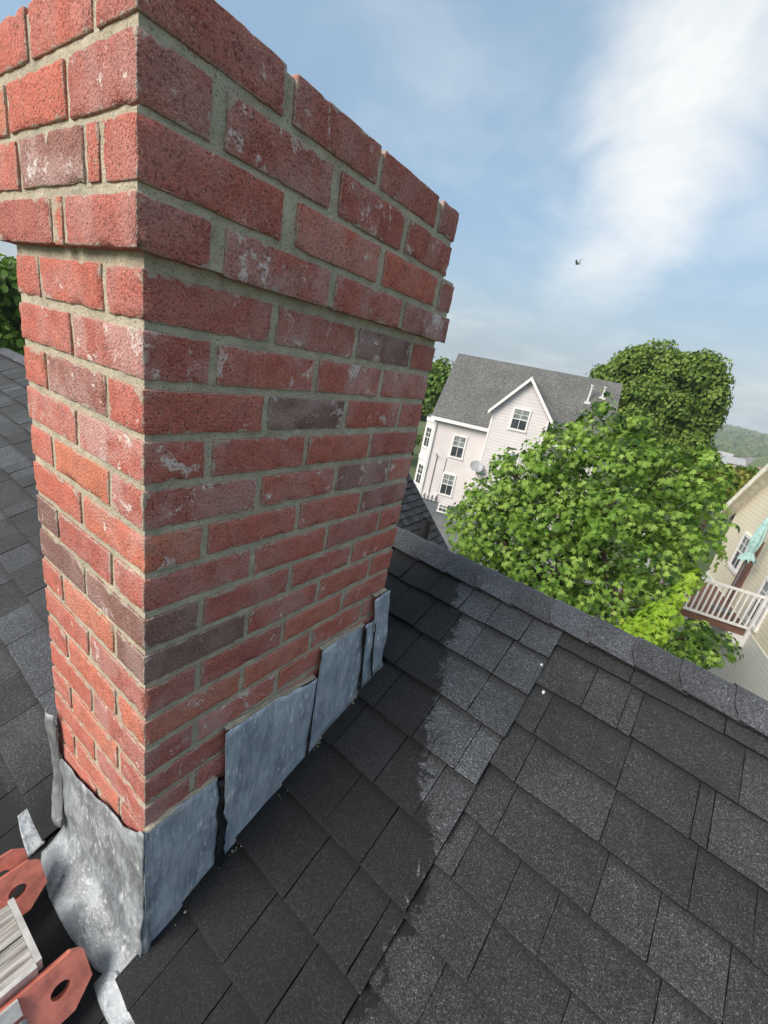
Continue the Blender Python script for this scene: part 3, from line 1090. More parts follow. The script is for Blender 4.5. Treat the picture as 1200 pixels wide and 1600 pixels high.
step_piece([(-.006, -.972), (.06, -.962), (.154, -.964)], -.006, .166, .0075, 1, flange=.016)
step_piece([(.158, -.836), (.29, -.842), (.437, -.862)], .176, .445, .0125, 2, flange=.016)
step_piece([(.438, -.778), (.53, -.776), (.626, -.784)], .448, .664, .0085, 3, flange=.012)
step_piece([(.622, -.786), (.682, -.784)], .660, .712, .0125, 4, wig=.006, flange=.012)
step_piece([(.642, -.704), (.700, -.694), (.722, -.700)], .706, .772, .0165, 5, wig=.006, flange=.012)


def bead(name, pts, rad, mat, seed=0):
    m = MB()
    P = []
    for i in range(len(pts) - 1):
        for t_ in np.linspace(0, 1, 9)[:-1]:
            P.append(np.array(pts[i]) * (1 - t_) + np.array(pts[i + 1]) * t_)
    P.append(np.array(pts[-1]))
    P = [p + np.array([noise.noise(Vector((i * .35, seed, 0))) * rad * 1.2, 0, 0]) for i, p in enumerate(P)]
    m.tube([tuple(p) for p in P], [rad * (0.8 + .5 * abs(noise.noise(Vector((i * .5, seed, 3))))) for i in range(len(P))], 7)
    return m.build(name, mat, chim, smooth=True)


bead('sealant', [(.158, -.010, -.975), (.170, -.012, -1.15), (.172, -.016, -1.272)], .0105, M['tar'], 1)
bead('sealant', [(.437, -.014, -.875), (.441, -.015, -1.0), (.446, -.017, -1.13)], .0028, M['tar'], 2)
bead('sealant', [(.622, -.0175, -.79), (.642, -.0175, -.92), (.659, -.019, -1.04)], .0034, M['tar'], 3)
bead('sealant', [(.664, -.021, -.79), (.680, -.021, -.9), (.706, -.023, -1.01)], .0034, M['tar'], 4)
# ragged mortar smeared over the head of each piece of lead
for k, (pa, pb) in enumerate([((0.0, -.9685), (.150, -.962)), ((.165, -.836), (.435, -.860)), ((.442, -.776), (.625, -.782)), ((.65, -.698), (.712, -.697))]):
    m = MB()
    n = int((pb[0] - pa[0]) / .012) + 2
    V = []; F = []
    for i in range(n + 1):
        x = pa[0] + (pb[0] - pa[0]) * i / n
        z = pa[1] + (pb[1] - pa[1]) * i / n
        w = max(.0004, .0012 + .0045 * noise.noise(Vector((x * 60, k, 0))) + .0035 * noise.noise(Vector((x * 150, k, 5))))
        y = -.0085 - .002 * (k > 0) + .002 * noise.noise(Vector((x * 45, k, 9)))
        V += [(x, .001, z + w * 1.6 + .002), (x, y * .6, z + w), (x, y - .001, z + .001), (x, y * .7, z - w * .7), (x, .001, z - w - .001)]
    for i in range(n):
        for j in range(4):
            a = i * 5 + j
            F.append((a, a + 1, a + 6, a + 5))
    mesh_obj('mortar_fillet', V, F, M['mortar'], chim, smooth=True)


# crumbs of mortar, grit and tar caught along the foot of the lead
crm = MB()
cg = random.Random(4)
for _ in range(150):
    x = cg.uniform(.0, .76); y = -.020 - abs(cg.gauss(0, .010)); r_ = cg.uniform(.0012, .0042)
    c0 = np.array([x, y, Z0 + S * (x * AX[0] + y * AX[1]) + .020 + r_ * .3])
    vv = [c0 + r_ * np.array([cg.uniform(.5, 1.1) * sx, 0, 0]) for sx in (1, -1)] + [c0 + r_ * np.array([0, cg.uniform(.5, 1.1) * sx, 0]) for sx in (1, -1)] + [c0 + r_ * np.array([0, 0, cg.uniform(.4, .9) * sx]) for sx in (1, -1)]
    crm.add(vv, [(0, 2, 4), (2, 1, 4), (1, 3, 4), (3, 0, 4), (2, 0, 5), (1, 2, 5), (3, 1, 5), (0, 3, 5)])
crm_o = crm.build('mortar_crumbs', M['mortar'], chim)
crm_o['kind'] = 'stuff'


# apron on the downslope face, dressed out over the shingles
def apron(u, v):
    y = .385 - u * (.385 + .012)
    zt = float(np.interp(y, [0.0, .018, .07, .15, .304, .40], [-.962, -.985, -1.018, -1.037, -1.082, -1.10])) + noise.noise(Vector((y * 30, 2, 0))) * .006
    out = float(np.interp(y, [-.02, .02, .06, .16, .27, .36, .43], [.035, .050, .062, .072, .072, .060, .03]))
    zb = Z0 + .03
    if v < .62:
        t_ = v / .62
        return (-.008 - .006 * t_ * t_, y, zt + (zb - zt) * t_), (-1, 0, 0)
    t_ = (v - .62) / .38
    a = min(1, t_ * 2.2) * math.pi / 2 * .72
    x = -.014 - out * t_
    z = Z0 + S * x + .012 + .020 * (1 - t_) ** 2
    return (x, y, z), (-math.cos(a), 0, math.sin(a))


lead_sheet('apron_flashing', apron, 40, 34, M['lead_apron'], amp=.0065, freq=11, seed=8, label='weathered grey lead apron at the foot of the chimney')


# corner fold
def corner(u, v):
    a = u * math.pi / 2
    z = -.967 + v * (Z0 + .008 + .967)
    bul = .006 + .010 * v * v
    cx_, cy_ = .004, .004
    return (cx_ - (bul + .006) * math.cos(a), cy_ - (bul + .006) * math.sin(a), z), (-math.cos(a), -math.sin(a), 0)


lead_sheet('corner_flashing', corner, 8, 30, M['lead_apron'], amp=.0035, freq=16, seed=9)


# lead of the far side turned round the left arris, standing loose
def strip(u, v):
    z = -.962 - v * (.350)
    y = .420 - u * .036 - .006 * math.sin(v * 9) * u - .020 * v * u
    x = -.008 - .009 * math.sin(u * math.pi) - .005 * math.sin(v * 7 + 1) - .010 * v
    return (x, y, z), (-1, .3, 0)


lead_sheet('side_flashing', strip, 8, 26, M['lead_side'], amp=.004, freq=15, seed=12)


def flap(u, v):
    y = .40 + u * .13
    x = -.058 - .036 * v * (1 - .35 * u)
    h = .013 + .007 * math.sin(u * 3.0) * v + .010 * (v - .8) * (v > .8)
    p = roof_pt(x, y, h)
    return tuple(p), tuple(NUP)


lead_sheet('roof_flashing', flap, 16, 10, M['lead_apron'], amp=.0018, freq=20, seed=14)


def tail(u, v):
    y = .035 - u * .34
    x = -.040 - .042 * v - .006 * math.sin(u * 9)
    return tuple(roof_pt(x, y, .0125 + .0022 * math.sin(u * 14 + v * 2))), tuple(NUP)


lead_sheet('roof_flashing', tail, 30, 6, M['lead_apron'], amp=.0016, freq=22, seed=17)

# bird droppings on the shingles
for i, (x, v, r_) in enumerate([(0.700, -.372, .0060), (1.035, -.412, .0045), (0.968, -.452, .0045), (.545, -.80, .0036), (1.02, -.14, .0025)]):
    n = 11
    hh = .030 if x > 1.2 else (.0205 if v > SEAM else .0085)
    V = [tuple(roof_pt(x, v, hh))]
    for k in range(n):
        a = 2 * math.pi * k / n
        rr_ = r_ * (1 + .45 * noise.noise(Vector((i * 3, math.cos(a) * 1.5, math.sin(a) * 1.5))))
        V.append(tuple(roof_pt(x + rr_ * math.cos(a) * 1.25, v + rr_ * math.sin(a), hh - .0012)))
    V += [tuple(np.array(q) - NUP * .012) for q in V[1:]]
    F = [(0, 1 + k, 1 + (k + 1) % n) for k in range(n)] + [(1 + k, 1 + n + k, 1 + n + (k + 1) % n, 1 + (k + 1) % n) for k in range(n)]
    mesh_obj('bird_dropping', V, F, M['dropping'], roof, smooth=True)

# ================================================================== STAGING PLANK ON THE ROOF
stg0 = roof_pt(-.35, .2)
stg = empty('staging_plank', tuple(stg0), 'weathered wooden staging plank with red steel end plates beside the chimney foot', 'staging')
CR = np.array([0, .7071, .7071])                 # across a plate, towards its upper edge
NRM = np.array([0, -.7071, .7071])               # out of a plate's face


def plate(xe, v, zc, length=.62, wid=.094, th=.026, name='end_plate', hole=True):
    """flat red bar running downslope (level), its chamfered end at xe; oval hole near the end"""
    c0 = np.array([xe, v, zc])
    w = wid / 2
    ch = .026
    out = [(-length, -w), (-ch * 1.1, -w), (0, -w + ch * .9), (0, w - ch * .35), (-ch * .45, w), (-length, w)]
    out = [(-length, -w), (-.040, -w), (0, -w + .030), (0, w - .012), (-.018, w), (-length, w)]
    # holed outline: outer and inner rings bridged face by face
    hc, ha, hb = -.050, .017, .0125
    n = 28
    inner = [(hc + ha * math.cos(2 * math.pi * k / n), hb * math.sin(2 * math.pi * k / n) + .002) for k in range(n)]

    def ray_out(ang):
        dx, dy = math.cos(ang), math.sin(ang)
        best = None
        for i in range(len(out)):
            (x1_, y1_), (x2_, y2_) = out[i], out[(i + 1) % len(out)]
            ex, ey = x2_ - x1_, y2_ - y1_
            det = dx * (-ey) + ex * dy
            if abs(det) < 1e-12:
                continue
            rx, ry = x1_ - hc, y1_ - .002
            t_ = (rx * (-ey) + ex * ry) / det
            s_ = (dx * ry - dy * rx) / det
            if t_ > 0 and -1e-9 <= s_ <= 1 + 1e-9 and (best is None or t_ < best):
                best = t_
        return (hc + dx * best, .002 + dy * best)
    angs = sorted(set([2 * math.pi * k / n for k in range(n)] + [math.atan2(y - .002, x - hc) % (2 * math.pi) for x, y in out]))
    O = [ray_out(a) for a in angs]
    I_ = [(hc + ha * math.cos(a), .002 + hb * math.sin(a)) for a in angs]
    N = len(angs)
    P = lambda st, d: tuple(c0 + np.array([1, 0, 0]) * st[0] + CR * st[1] + NRM * d)
    V = [P(q, th / 2) for q in O] + [P(q, th / 2) for q in I_] + [P(q, -th / 2) for q in O] + [P(q, -th / 2) for q in I_]
    F = []
    for i in range(N):
        j = (i + 1) % N
        F += [(i, j, N + j, N + i), (2 * N + j, 2 * N + i, 3 * N + i, 3 * N + j), (j, i, 2 * N + i, 2 * N + j), (N + i, N + j, 3 * N + j, 3 * N + i)]
    return mesh_obj(name, V, F, M['red'], stg), P


def on_roof_z(x, y):
    xx = x * AX[0] + y * AX[1]
    return Z0 + S * xx


pz = on_roof_z(-.09, .06) + .062
pA, PA = plate(-.088, .058, pz)
pB, PB = plate(-.084, .300, pz + .006)
pC, PC = plate(-.098, .352, pz + .012, wid=.085)
for st_ in ((-.112, .004), (-.118, -.032)):
    m = MB()
    c_ = np.array(PA(st_, .0128)); e_ = c_ + NRM * .006
    m.tube([tuple(c_), tuple(e_), tuple(e_ + NRM * .002)], [.0085, .0085, .0055], 8)
    m.build('bolt', M['bolt'], pA)
# white painted batten on the lower plate
m = MB()
for a, b2 in (((-.62, .020), (-.108, .047)),):
    q = [PA((a[0], a[1]), .0132), PA((b2[0], a[1]), .0132), PA((b2[0], b2[1]), .0132), PA((a[0], b2[1]), .0132)]
    q2 = [PA((a[0], a[1]), .026), PA((b2[0], a[1]), .026), PA((b2[0], b2[1]), .026), PA((a[0], b2[1]), .026)]
    m.add(q + q2, [(0, 3, 2, 1), (4, 5, 6, 7), (0, 1, 5, 4), (1, 2, 6, 5), (2, 3, 7, 6), (3, 0, 4, 7)])
m.build('batten', M['batten'], stg)
m = MB()
q = [PA((-.62, -.046), .0132), PA((-.150, -.046), .0132), PA((-.150, -.038), .0132), PA((-.62, -.038), .0132)]
q2 = [tuple(np.array(p) + NRM * .006) for p in q]
m.add(q + q2, [(0, 3, 2, 1), (4, 5, 6, 7), (0, 1, 5, 4), (1, 2, 6, 5), (2, 3, 7, 6), (3, 0, 4, 7)])
m.build('batten', M['batten'], stg)
# deck boards between the plates
zt = pz + .045
for (ya, yb_) in ((.112, .178), (.182, .262)):
    m = MB().box((-.75, ya, zt - .026), (-.158, yb_, zt))
    m.build('board', M['wood'], stg)
m = MB().box((-.1575, .110, zt - .030), (-.147, .266, zt + .004))
m.build('end_trim', M['batten'], stg)
m = MB().box((-.75, .101, zt - .030), (-.1575, .1115, zt + .004))
m.build('edge_trim', M['batten'], stg)
m = MB()
for xx in (-.30, -.60):
    m.box((xx - .02, .06, zt - .050), (xx + .02, .33, zt - .027))
m.build('cross_bar', M['bolt'], stg)


# ================================================================== FOLIAGE
LEAF = np.array([(0, 0), (.14, .06), (.48, -.02), (.26, .22), (.62, .50), (.20, .46), (.27, .80), (.10, .68), (0, 1.05),
                 (-.10, .68), (-.27, .80), (-.20, .46), (-.62, .50), (-.26, .22), (-.48, -.02), (-.14, .06)], float)
LC = np.array([0, .36])


def leaf_template(kind):
    if kind == 'maple':
        o = LEAF
        v2 = np.vstack([LC[None], o])
        n = len(o)
        f = [(0, i + 1, (i + 1) % n + 1) for i in range(n)]
        z = -.22 * (np.abs(v2[:, 0]) ** 1.3) * 1.2 - .22 * v2[:, 1] ** 2
    elif kind == 'oval':
        v2 = np.array([(0, 0), (.33, .32), (.27, .72), (0, 1.0), (-.27, .72), (-.33, .32)], float)
        f = [(0, 1, 5), (1, 2, 4), (1, 4, 5), (2, 3, 4)]
        z = -.25 * np.abs(v2[:, 0]) - .15 * v2[:, 1] ** 2
    else:
        v2 = np.array([(0, 0), (.42, .5), (0, 1.0), (-.42, .5)], float)
        f = [(0, 1, 3), (1, 2, 3)]
        z = -.2 * v2[:, 1] ** 2
    return np.column_stack([v2, z]), np.array(f)


def rosettes(blobs, density, leaf, per, rng, inner=.25, flat=.55):
    """leaf frames (origin, along, normal, size, shade) gathered in sprays over the skin of each blob"""
    org, alo, nor, siz, shd = [], [], [], [], []
    for (cx_, cy_, cz_, rx, ry, rz) in blobs:
        area = 4 * math.pi * ((rx * ry) ** 1.6 / 3 + (rx * rz) ** 1.6 / 3 + (ry * rz) ** 1.6 / 3) ** (1 / 1.6)
        n = max(6, int(area * density))
        d = rng.normal(size=(n, 3)); d /= np.linalg.norm(d, axis=1, keepdims=True)
        d = d[(d[:, 2] > -.55) | (rng.random(len(d)) < .4)]
        n = len(d)
        rad = 1 - rng.random(n) ** 2 * inner
        lump = np.array([noise.noise(Vector(q) * 2.1 + Vector((cx_, cy_, cz_))) for q in d]) * .26 + 1
        rad = rad * lump
        cen = np.array([cx_, cy_, cz_]) + d * rad[:, None] * np.array([rx, ry, rz])
        for i in range(n):
            up = d[i] * .65 + np.array([0, 0, flat]) + rng.normal(size=3) * .18
            up /= np.linalg.norm(up)
            t1 = np.cross(up, [1, .3, .2]); t1 /= np.linalg.norm(t1); t2 = np.cross(up, t1)
            k = max(3, int(per + rng.normal() * 1.2))
            a0 = rng.random() * 6.28
            base_sh = np.clip(.50 + .30 * d[i][2] + .9 * (rad[i] / lump[i] - .92) + rng.normal() * .13, 0, .99)  # crown shade put into leaf colour: undersides and inner leaves darker
            for j in range(k):
                a = a0 + j * 6.283 / k + rng.normal() * .25
                dirn = t1 * math.cos(a) + t2 * math.sin(a)
                droop = rng.uniform(.3, 1.0)
                al = dirn - up * droop; al /= np.linalg.norm(al)
                no = up + dirn * droop * .8 + rng.normal(size=3) * .22
                no -= al * (no @ al); no /= np.linalg.norm(no)
                s_ = leaf * rng.uniform(.62, 1.15)
                org.append(cen[i] + dirn * leaf * rng.uniform(.25, .8) + up * rng.normal() * leaf * .25)
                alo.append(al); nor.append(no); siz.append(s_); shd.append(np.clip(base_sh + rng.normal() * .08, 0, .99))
    return np.array(org), np.array(alo), np.array(nor), np.array(siz), np.array(shd)


def leaves_mesh(name, fr, kind, mat, parent, stuff=True):
    org, alo, nor, siz, shd = fr
    T, F = leaf_template(kind)
    acr = np.cross(alo, nor)
    V = org[:, None, :] + siz[:, None, None] * (T[None, :, 0, None] * acr[:, None, :] + T[None, :, 1, None] * alo[:, None, :] + T[None, :, 2, None] * nor[:, None, :])
    n = len(org); nt = len(T)
    V = V.reshape(-1, 3)
    Fa = (F[None] + (np.arange(n) * nt)[:, None, None]).reshape(-1, 3)
    me = bpy.data.meshes.new(name)
    me.vertices.add(len(V)); me.loops.add(Fa.size); me.polygons.add(len(Fa))
    par0 = np.array(parent.location if parent is not None else (0, 0, 0))
    me.vertices.foreach_set('co', (V - par0).astype(np.float32).ravel())
    me.loops.foreach_set('vertex_index', Fa.astype(np.int32).ravel())
    me.polygons.foreach_set('loop_start', np.arange(0, Fa.size, 3, dtype=np.int32))
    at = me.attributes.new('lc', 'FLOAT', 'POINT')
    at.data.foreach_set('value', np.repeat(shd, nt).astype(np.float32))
    me.update(); me.validate()
    me.materials.append(mat)
    o = bpy.data.objects.new(name, me)
    COL.objects.link(o)
    if parent is not None:
        o.parent = parent
    if stuff:
        o['kind'] = 'stuff'
    return o


def limbs(m, base, top, blobs, r0, rng):
    """tapered trunk with limbs reaching into the blobs"""
    base = np.array(base, float); top = np.array(top, float)
    pts = []
    for t_ in np.linspace(0, 1, 7):
        p = base + (top - base) * t_ + np.array([rng.normal() * .05, rng.normal() * .05, 0]) * (0 < t_ < 1) * np.linalg.norm(top - base) * .15
        pts.append(tuple(p))
    m.tube(pts, [r0 * (1.25 if i == 0 else 1 - .11 * i) for i in range(7)], 9)
    for bl in blobs:
        c_ = np.array(bl[:3])
        q_ = min(1.0, (bl[3] / .95) ** 1.5) if r0 < .3 else 1.0
        s_ = np.array(pts[rng.integers(3, 7)])
        mid = (s_ + c_) / 2 + np.array([0, 0, .12 * np.linalg.norm(c_ - s_)])
        m.tube([tuple(s_), tuple((s_ * .6 + mid * .4)), tuple(mid), tuple((mid + c_) / 2), tuple(c_)], [r0 * .42 * q_, r0 * .34 * q_, r0 * .26 * q_, r0 * .18 * q_, r0 * .07 * q_], 6)
        for _ in range(4):
            d = rng.normal(size=3); d /= np.linalg.norm(d); d[2] = abs(d[2]) * .6
            e = c_ + d * np.array(bl[3:6]) * .85
            m.tube([tuple((mid + c_) / 2), tuple((c_ + e) / 2 + rng.normal(size=3) * .05), tuple(e)], [r0 * .14 * q_, r0 * .09 * q_, r0 * .03 * q_], 5)


def tree(name, label, base, top, blobs, dens, leaf, per, kind, mat, r0, seed, inner=.25, flat=.55, group=None, cat='tree'):
    rng_ = np.random.default_rng(seed)
    o = empty(name, base, label, cat, group)
    m = MB()
    limbs(m, base, top, blobs, r0, rng_)
    m.build('trunk', M['bark'], o, smooth=True)
    fr = rosettes(blobs, dens, leaf, per, rng_, inner, flat)
    return o, fr


# the maple behind the ridge
MAPLE = [(8.9, 2.55, -3.35, .95, .72, .75), (8.5, 2.35, -2.55, .75, .58, .55), (8.6, 1.75, -1.85, .85, .72, .62), (8.5, 2.28, -1.62, .32, .22, .36), (8.6, 1.25, -1.22, .75, .62, .66),
         (8.7, .78, -.72, .65, .52, .58), (8.6, .15, -.92, .75, .60, .60), (8.7, -.50, -1.02, .62, .50, .50), (8.8, -1.08, -1.02, .60, .46, .46), (8.6, -1.20, -1.75, .70, .52, .62),
         (8.4, -.95, -2.70, .80, .66, .70), (8.3, .05, -2.00, 1.05, .95, .85), (8.3, 1.00, -2.30, 1.05, .95, .85), (8.2, 1.75, -3.10, 1.0, .85, .75), (8.0, .55, -3.30, 1.10, .95, .80),
         (8.0, -.55, -3.45, .95, .85, .75), (7.9, -1.65, -3.55, .62, .55, .52), (8.0, -2.05, -3.45, .40, .38, .36), (9.6, 0.2, -2.2, 1.3, 2.0, 1.4), (9.0, .4, -4.8, 1.6, 2.0, 1.2), (8.2, 1.9, -4.3, 1.0, 1.0, .8),
         (8.2, -1.3, -4.7, 1.1, 1.0, .9), (8.6, .82, -.10, .18, .15, .22), (8.7, .12, -.30, .22, .2, .2), (8.7, -.95, -.60, .2, .22, .2), (8.5, 1.55, -1.0, .2, .2, .25)]
maple, fr = tree('maple_tree', 'bright green maple tree with lobed leaves just behind the roof ridge', (9.2, .4, GROUND), (9.0, .4, -2.4), MAPLE, 27, .116, 5.6, 'maple', M['leaf_maple'], .20, 31, inner=.42)
sel = np.zeros(len(fr[0]), bool)
near = np.argsort(np.linalg.norm(fr[0] - np.array(CAM), axis=1) - fr[3] * 3)
cnt = 0
for i in near:
    if cnt >= 240:
        break
    if in_frame(fr[0][i], -.005) and fr[0][i][2] > -3.9:
        sel[i] = True; cnt += 1
leaves_mesh('crown', tuple(a[~sel] for a in fr), 'maple', M['leaf_maple'], maple)
T_, F_ = leaf_template('maple')
lm = bpy.data.meshes.new('leaf'); lm.from_pydata(T_.tolist(), [], F_.tolist()); lm.materials.append(M['leaf_maple'])
at = lm.attributes.new('lc', 'FLOAT', 'POINT'); at.data.foreach_set('value', np.full(len(T_), .42, np.float32))


def leaf_obj(i, fr, mesh, parent):
    org, alo, nor, siz, shd = (a[i] for a in fr)
    acr = np.cross(alo, nor)
    o = bpy.data.objects.new('leaf', mesh)
    COL.objects.link(o)
    o.parent = parent
    p = org - np.array(parent.location)
    s_ = float(siz)
    o.matrix_local = Matrix(((acr[0] * s_, alo[0] * s_, nor[0] * s_, p[0]), (acr[1] * s_, alo[1] * s_, nor[1] * s_, p[1]), (acr[2] * s_, alo[2] * s_, nor[2] * s_, p[2]), (0, 0, 0, 1)))
    return o


for i in np.nonzero(sel)[0]:
    leaf_obj(i, fr, lm, maple)
# young shoot in front
YB = [(6.9, -1.28, -2.42, .12, .12, .14), (6.7, -1.20, -2.70, .18, .20, .16), (6.6, -1.08, -2.92, .22, .26, .18), (6.5, -1.02, -3.15, .22, .3, .2), (6.95, -1.34, -2.16, .04, .04, .1)]
frY = rosettes(YB, 60, .112, 5, np.random.default_rng(77), .3)
young = empty('maple_sapling', (6.8, -1.1, GROUND), 'yellow-green young maple shoot rising in front of the darker maple', 'tree')
m = MB()
m.tube([(6.8, -1.1, GROUND), (6.75, -1.05, -6), (6.7, -1.1, -4), (6.65, -1.15, -3), (6.85, -1.25, -2.4), (6.95, -1.34, -2.1)], [.05, .045, .035, .02, .012, .005], 7)
m.build('trunk', M['bark'], young, smooth=True)
ylm = bpy.data.meshes.new('leaf'); ylm.from_pydata(T_.tolist(), [], F_.tolist()); ylm.materials.append(M['leaf_young'])
at = ylm.attributes.new('lc', 'FLOAT', 'POINT'); at.data.foreach_set('value', np.full(len(T_), .3, np.float32))
for i in range(min(200, len(frY[0]))):
    leaf_obj(i, frY, ylm, young)
if len(frY[0]) > 200:
    leaves_mesh('crown', tuple(a[200:] for a in frY), 'maple', M['leaf_young'], young)


def blob_cloud(c, r, n, rb, seed, zmin=-.5):
    rg = np.random.default_rng(seed)
    out = []
    for _ in range(n):
        d = rg.normal(size=3); d /= np.linalg.norm(d)
        if d[2] < zmin:
            d[2] = -d[2]
        q = rg.uniform(.45, .82)
        s_ = rg.uniform(.75, 1.2) * rb
        out.append((c[0] + d[0] * r[0] * q, c[1] + d[1] * r[1] * q, c[2] + d[2] * r[2] * q, s_, s_, s_ * .85))
    return out


# the large dark tree beyond the white house
BIG = blob_cloud((36.5, 2.5, 1.0), (4.2, 4.4, 4.0), 34, 1.15, 3, -.7) + blob_cloud((36.5, 1.0, -2.6), (3.5, 3.4, 2.2), 12, 1.3, 4) + [(36, 2.8, 3.3, 1.5, 1.6, 1.2), (36, 1.0, 2.9, 1.4, 1.4, 1.2), (36, 4.3, 2.6, 1.3, 1.4, 1.1), (35, 2.6, 1.4, 1.6, 1.6, 1.3), (35, .6, .6, 1.4, 1.4, 1.2), (35, 4.4, .6, 1.4, 1.4, 1.2), (36, -.4, 2.3, 1.4, 1.4, 1.2), (36, -1.0, -.2, 1.4, 1.3, 1.2), (35.5, -1.2, 1.2, 1.2, 1.0, 1.1), (35, 2.4, -.6, 1.6, 1.6, 1.3), (36, -1.3, .7, 1.1, 1.0, 1.0), (36, 5.7, 1.6, 1.2, 1.0, .9), (36, -1.1, -1.3, 1.2, 1.0, 1.2)]
big, fr = tree('broadleaf_tree', 'tall dark green round-headed tree beyond the grey roof of the white house', (36.5, 2.2, GROUND), (36.5, 2.4, -.5), BIG, 19, .27, 5, 'oval', M['leaf_dark'], .42, 41, inner=.5)
leaves_mesh('crown', fr, 'oval', M['leaf_dark'], big)


def small_tree(name, label, base, c, r, n, rb, leaf, mat, seed, dens=6, group=None, r0=.2):
    bl = blob_cloud(c, r, n, rb, seed)
    o, f_ = tree(name, label, (base[0], base[1], GROUND + (base[2] if len(base) > 2 else 0)), (c[0], c[1], c[2]), bl, dens, leaf, 5, 'oval', mat, r0, seed, inner=.5, group=group)
    leaves_mesh('crown', f_, 'oval', mat, o)
    return o


small_tree('broadleaf_tree', 'green tree rising behind the left end of the white house', (36, 20.3), (36, 20.4, -2.4), (3.0, 3.0, 3.6), 16, 1.35, .40, M['leaf_mid'], 51)
small_tree('broadleaf_tree', 'dark green tree low behind the bay window of the white house', (31, 19.6), (31, 19.4, -6.0), (2.0, 2.0, 2.2), 10, 1.1, .34, M['leaf_dark'], 52)
small_tree('broadleaf_tree', 'leafy tree beyond the roof at the far left behind the chimney', (5.0, 17.0), (4.6, 17.4, -1.6), (2.6, 2.4, 2.6), 16, 1.1, .26, M['leaf_mid'], 53, dens=10)
small_tree('broadleaf_tree', 'olive yellow tree between the maple and the cream house', (34, -3.6), (34, -3.4, -3.6), (1.7, 1.6, 1.7), 12, .8, .30, M['leaf_olive'], 54, dens=8)
small_tree('broadleaf_tree', 'small green tree just left of the cream house gable', (27, -2.2), (27, -2.4, -3.8), (1.3, 1.2, 1.3), 9, .65, .26, M['leaf_mid'], 55, dens=8)
small_tree('broadleaf_tree', 'pale green tree peeking above the cream house gable', (52, -6.4), (52, -6.6, -5.2), (2.2, 2.2, 1.9), 10, 1.0, .4, M['leaf_mid'], 56)

# ================================================================== WHITE HOUSE ACROSS THE YARD
PHI = R(15)
HB = np.array([math.cos(PHI), math.sin(PHI), 0.0]); HA = np.array([-math.sin(PHI), math.cos(PHI), 0.0])
HO = np.array([22.753, 8.332, 0.0])


def hw(a, b, z):
    return tuple(HO + HA * a + HB * b + np.array([0, 0, z]))


hloc = hw(-1.5, 3.2, GROUND)
wh = empty('white_house', hloc, 'white clapboard house with a steep grey shingle roof and a front gable', 'house')
hwp = lambda s_, t_, w_: hw(s_, w_, t_)       # profile in (a,z), extruded along b
EZ = -2.42
RB = 3.25
RZ = 1.02
# main body with gabled ends
m = MB()
m.add([hw(-6.0, 0, -7.5), hw(2.93, 0, -7.5), hw(2.93, 6.5, -7.5), hw(-6.0, 6.5, -7.5), hw(-6.0, 0, EZ), hw(2.93, 0, EZ), hw(2.93, 6.5, EZ), hw(-6.0, 6.5, EZ), hw(-6.0, RB, RZ - .12), hw(2.93, RB, RZ - .12)],
      [(0, 1, 5, 4), (1, 2, 6, 9, 5), (2, 3, 7, 6), (3, 0, 4, 8, 7), (0, 3, 2, 1)])
m.build('wall', M['siding_pink'], wh)
m = MB().box((-6.05, -.05, GROUND), (2.98, 6.55, -7.505), hw)
m.build('foundation', M['foundation'], wh)


def slab_roof(name, a0, a1, b0, z0, b1, z1, th, mat, parent):
    """one roof plane between (b0,z0) and (b1,z1)"""
    m = MB()
    m.add([hw(a0, b0, z0), hw(a1, b0, z0), hw(a1, b1, z1), hw(a0, b1, z1), hw(a0, b0, z0 - th), hw(a1, b0, z0 - th), hw(a1, b1, z1 - th), hw(a0, b1, z1 - th)],
          [(0, 1, 2, 3), (7, 6, 5, 4), (0, 4, 5, 1), (1, 5, 6, 2), (2, 6, 7, 3), (3, 7, 4, 0)])
    return m.build(name, mat, parent)


rf = slab_roof('roof', -6.25, 3.14, -.30, EZ - .22, RB, RZ, .10, M['grey_roof'], wh)
slab_roof('roof', -6.25, 3.14, 6.80, EZ - .22, RB + .002, RZ - .002, .10, M['grey_roof'], wh)
# front gable
GA, GZ, GE = -1.63, .30, -1.52
m = MB()
m.add([hw(-.2, -.6, -7.5), hw(-3.06, -.6, -7.5), hw(-3.06, -.6, GE), hw(GA, -.6, GZ - .06), hw(-.2, -.6, GE), hw(-.2, .05, -7.5), hw(-3.06, .05, -7.5), hw(-3.06, .6, GE), hw(GA, 2.5, GZ - .06), hw(-.2, .6, GE)],
      [(1, 0, 4, 3, 2), (0, 5, 9, 4), (6, 1, 2, 7), (4, 9, 8, 3), (3, 8, 7, 2)])
m.build('gable_wall', M['siding_white'], wh)
for sgn, ae in ((1, .05), (-1, -3.32)):
    m = MB()
    ze = GE - .10
    m.add([hw(ae, -.85, ze), hw(GA, -.85, GZ + .10), hw(GA, 2.9, GZ + .10), hw(ae, 1.1, ze), hw(ae, -.85, ze - .1), hw(GA, -.85, GZ), hw(GA, 2.9, GZ), hw(ae, 1.1, ze - .1)],
          [(0, 1, 2, 3), (7, 6, 5, 4), (0, 4, 5, 1), (1, 5, 6, 2), (2, 6, 7, 3), (3, 7, 4, 0)])
    m.build('gable_roof', M['grey_roof'], wh)
    m = MB()
    m.add([hw(ae, -.90, ze + .03), hw(GA, -.90, GZ + .13), hw(GA, -.90, GZ - .08), hw(ae, -.90, ze - .18), hw(ae, -.852, ze + .03), hw(GA, -.852, GZ + .13), hw(GA, -.852, GZ - .08), hw(ae, -.852, ze - .18)],
          [(0, 1, 2, 3), (7, 6, 5, 4), (0, 4, 5, 1), (1, 5, 6, 2), (2, 6, 7, 3), (3, 7, 4, 0)])
    m.build('rake_board', M['paint_white'], wh)
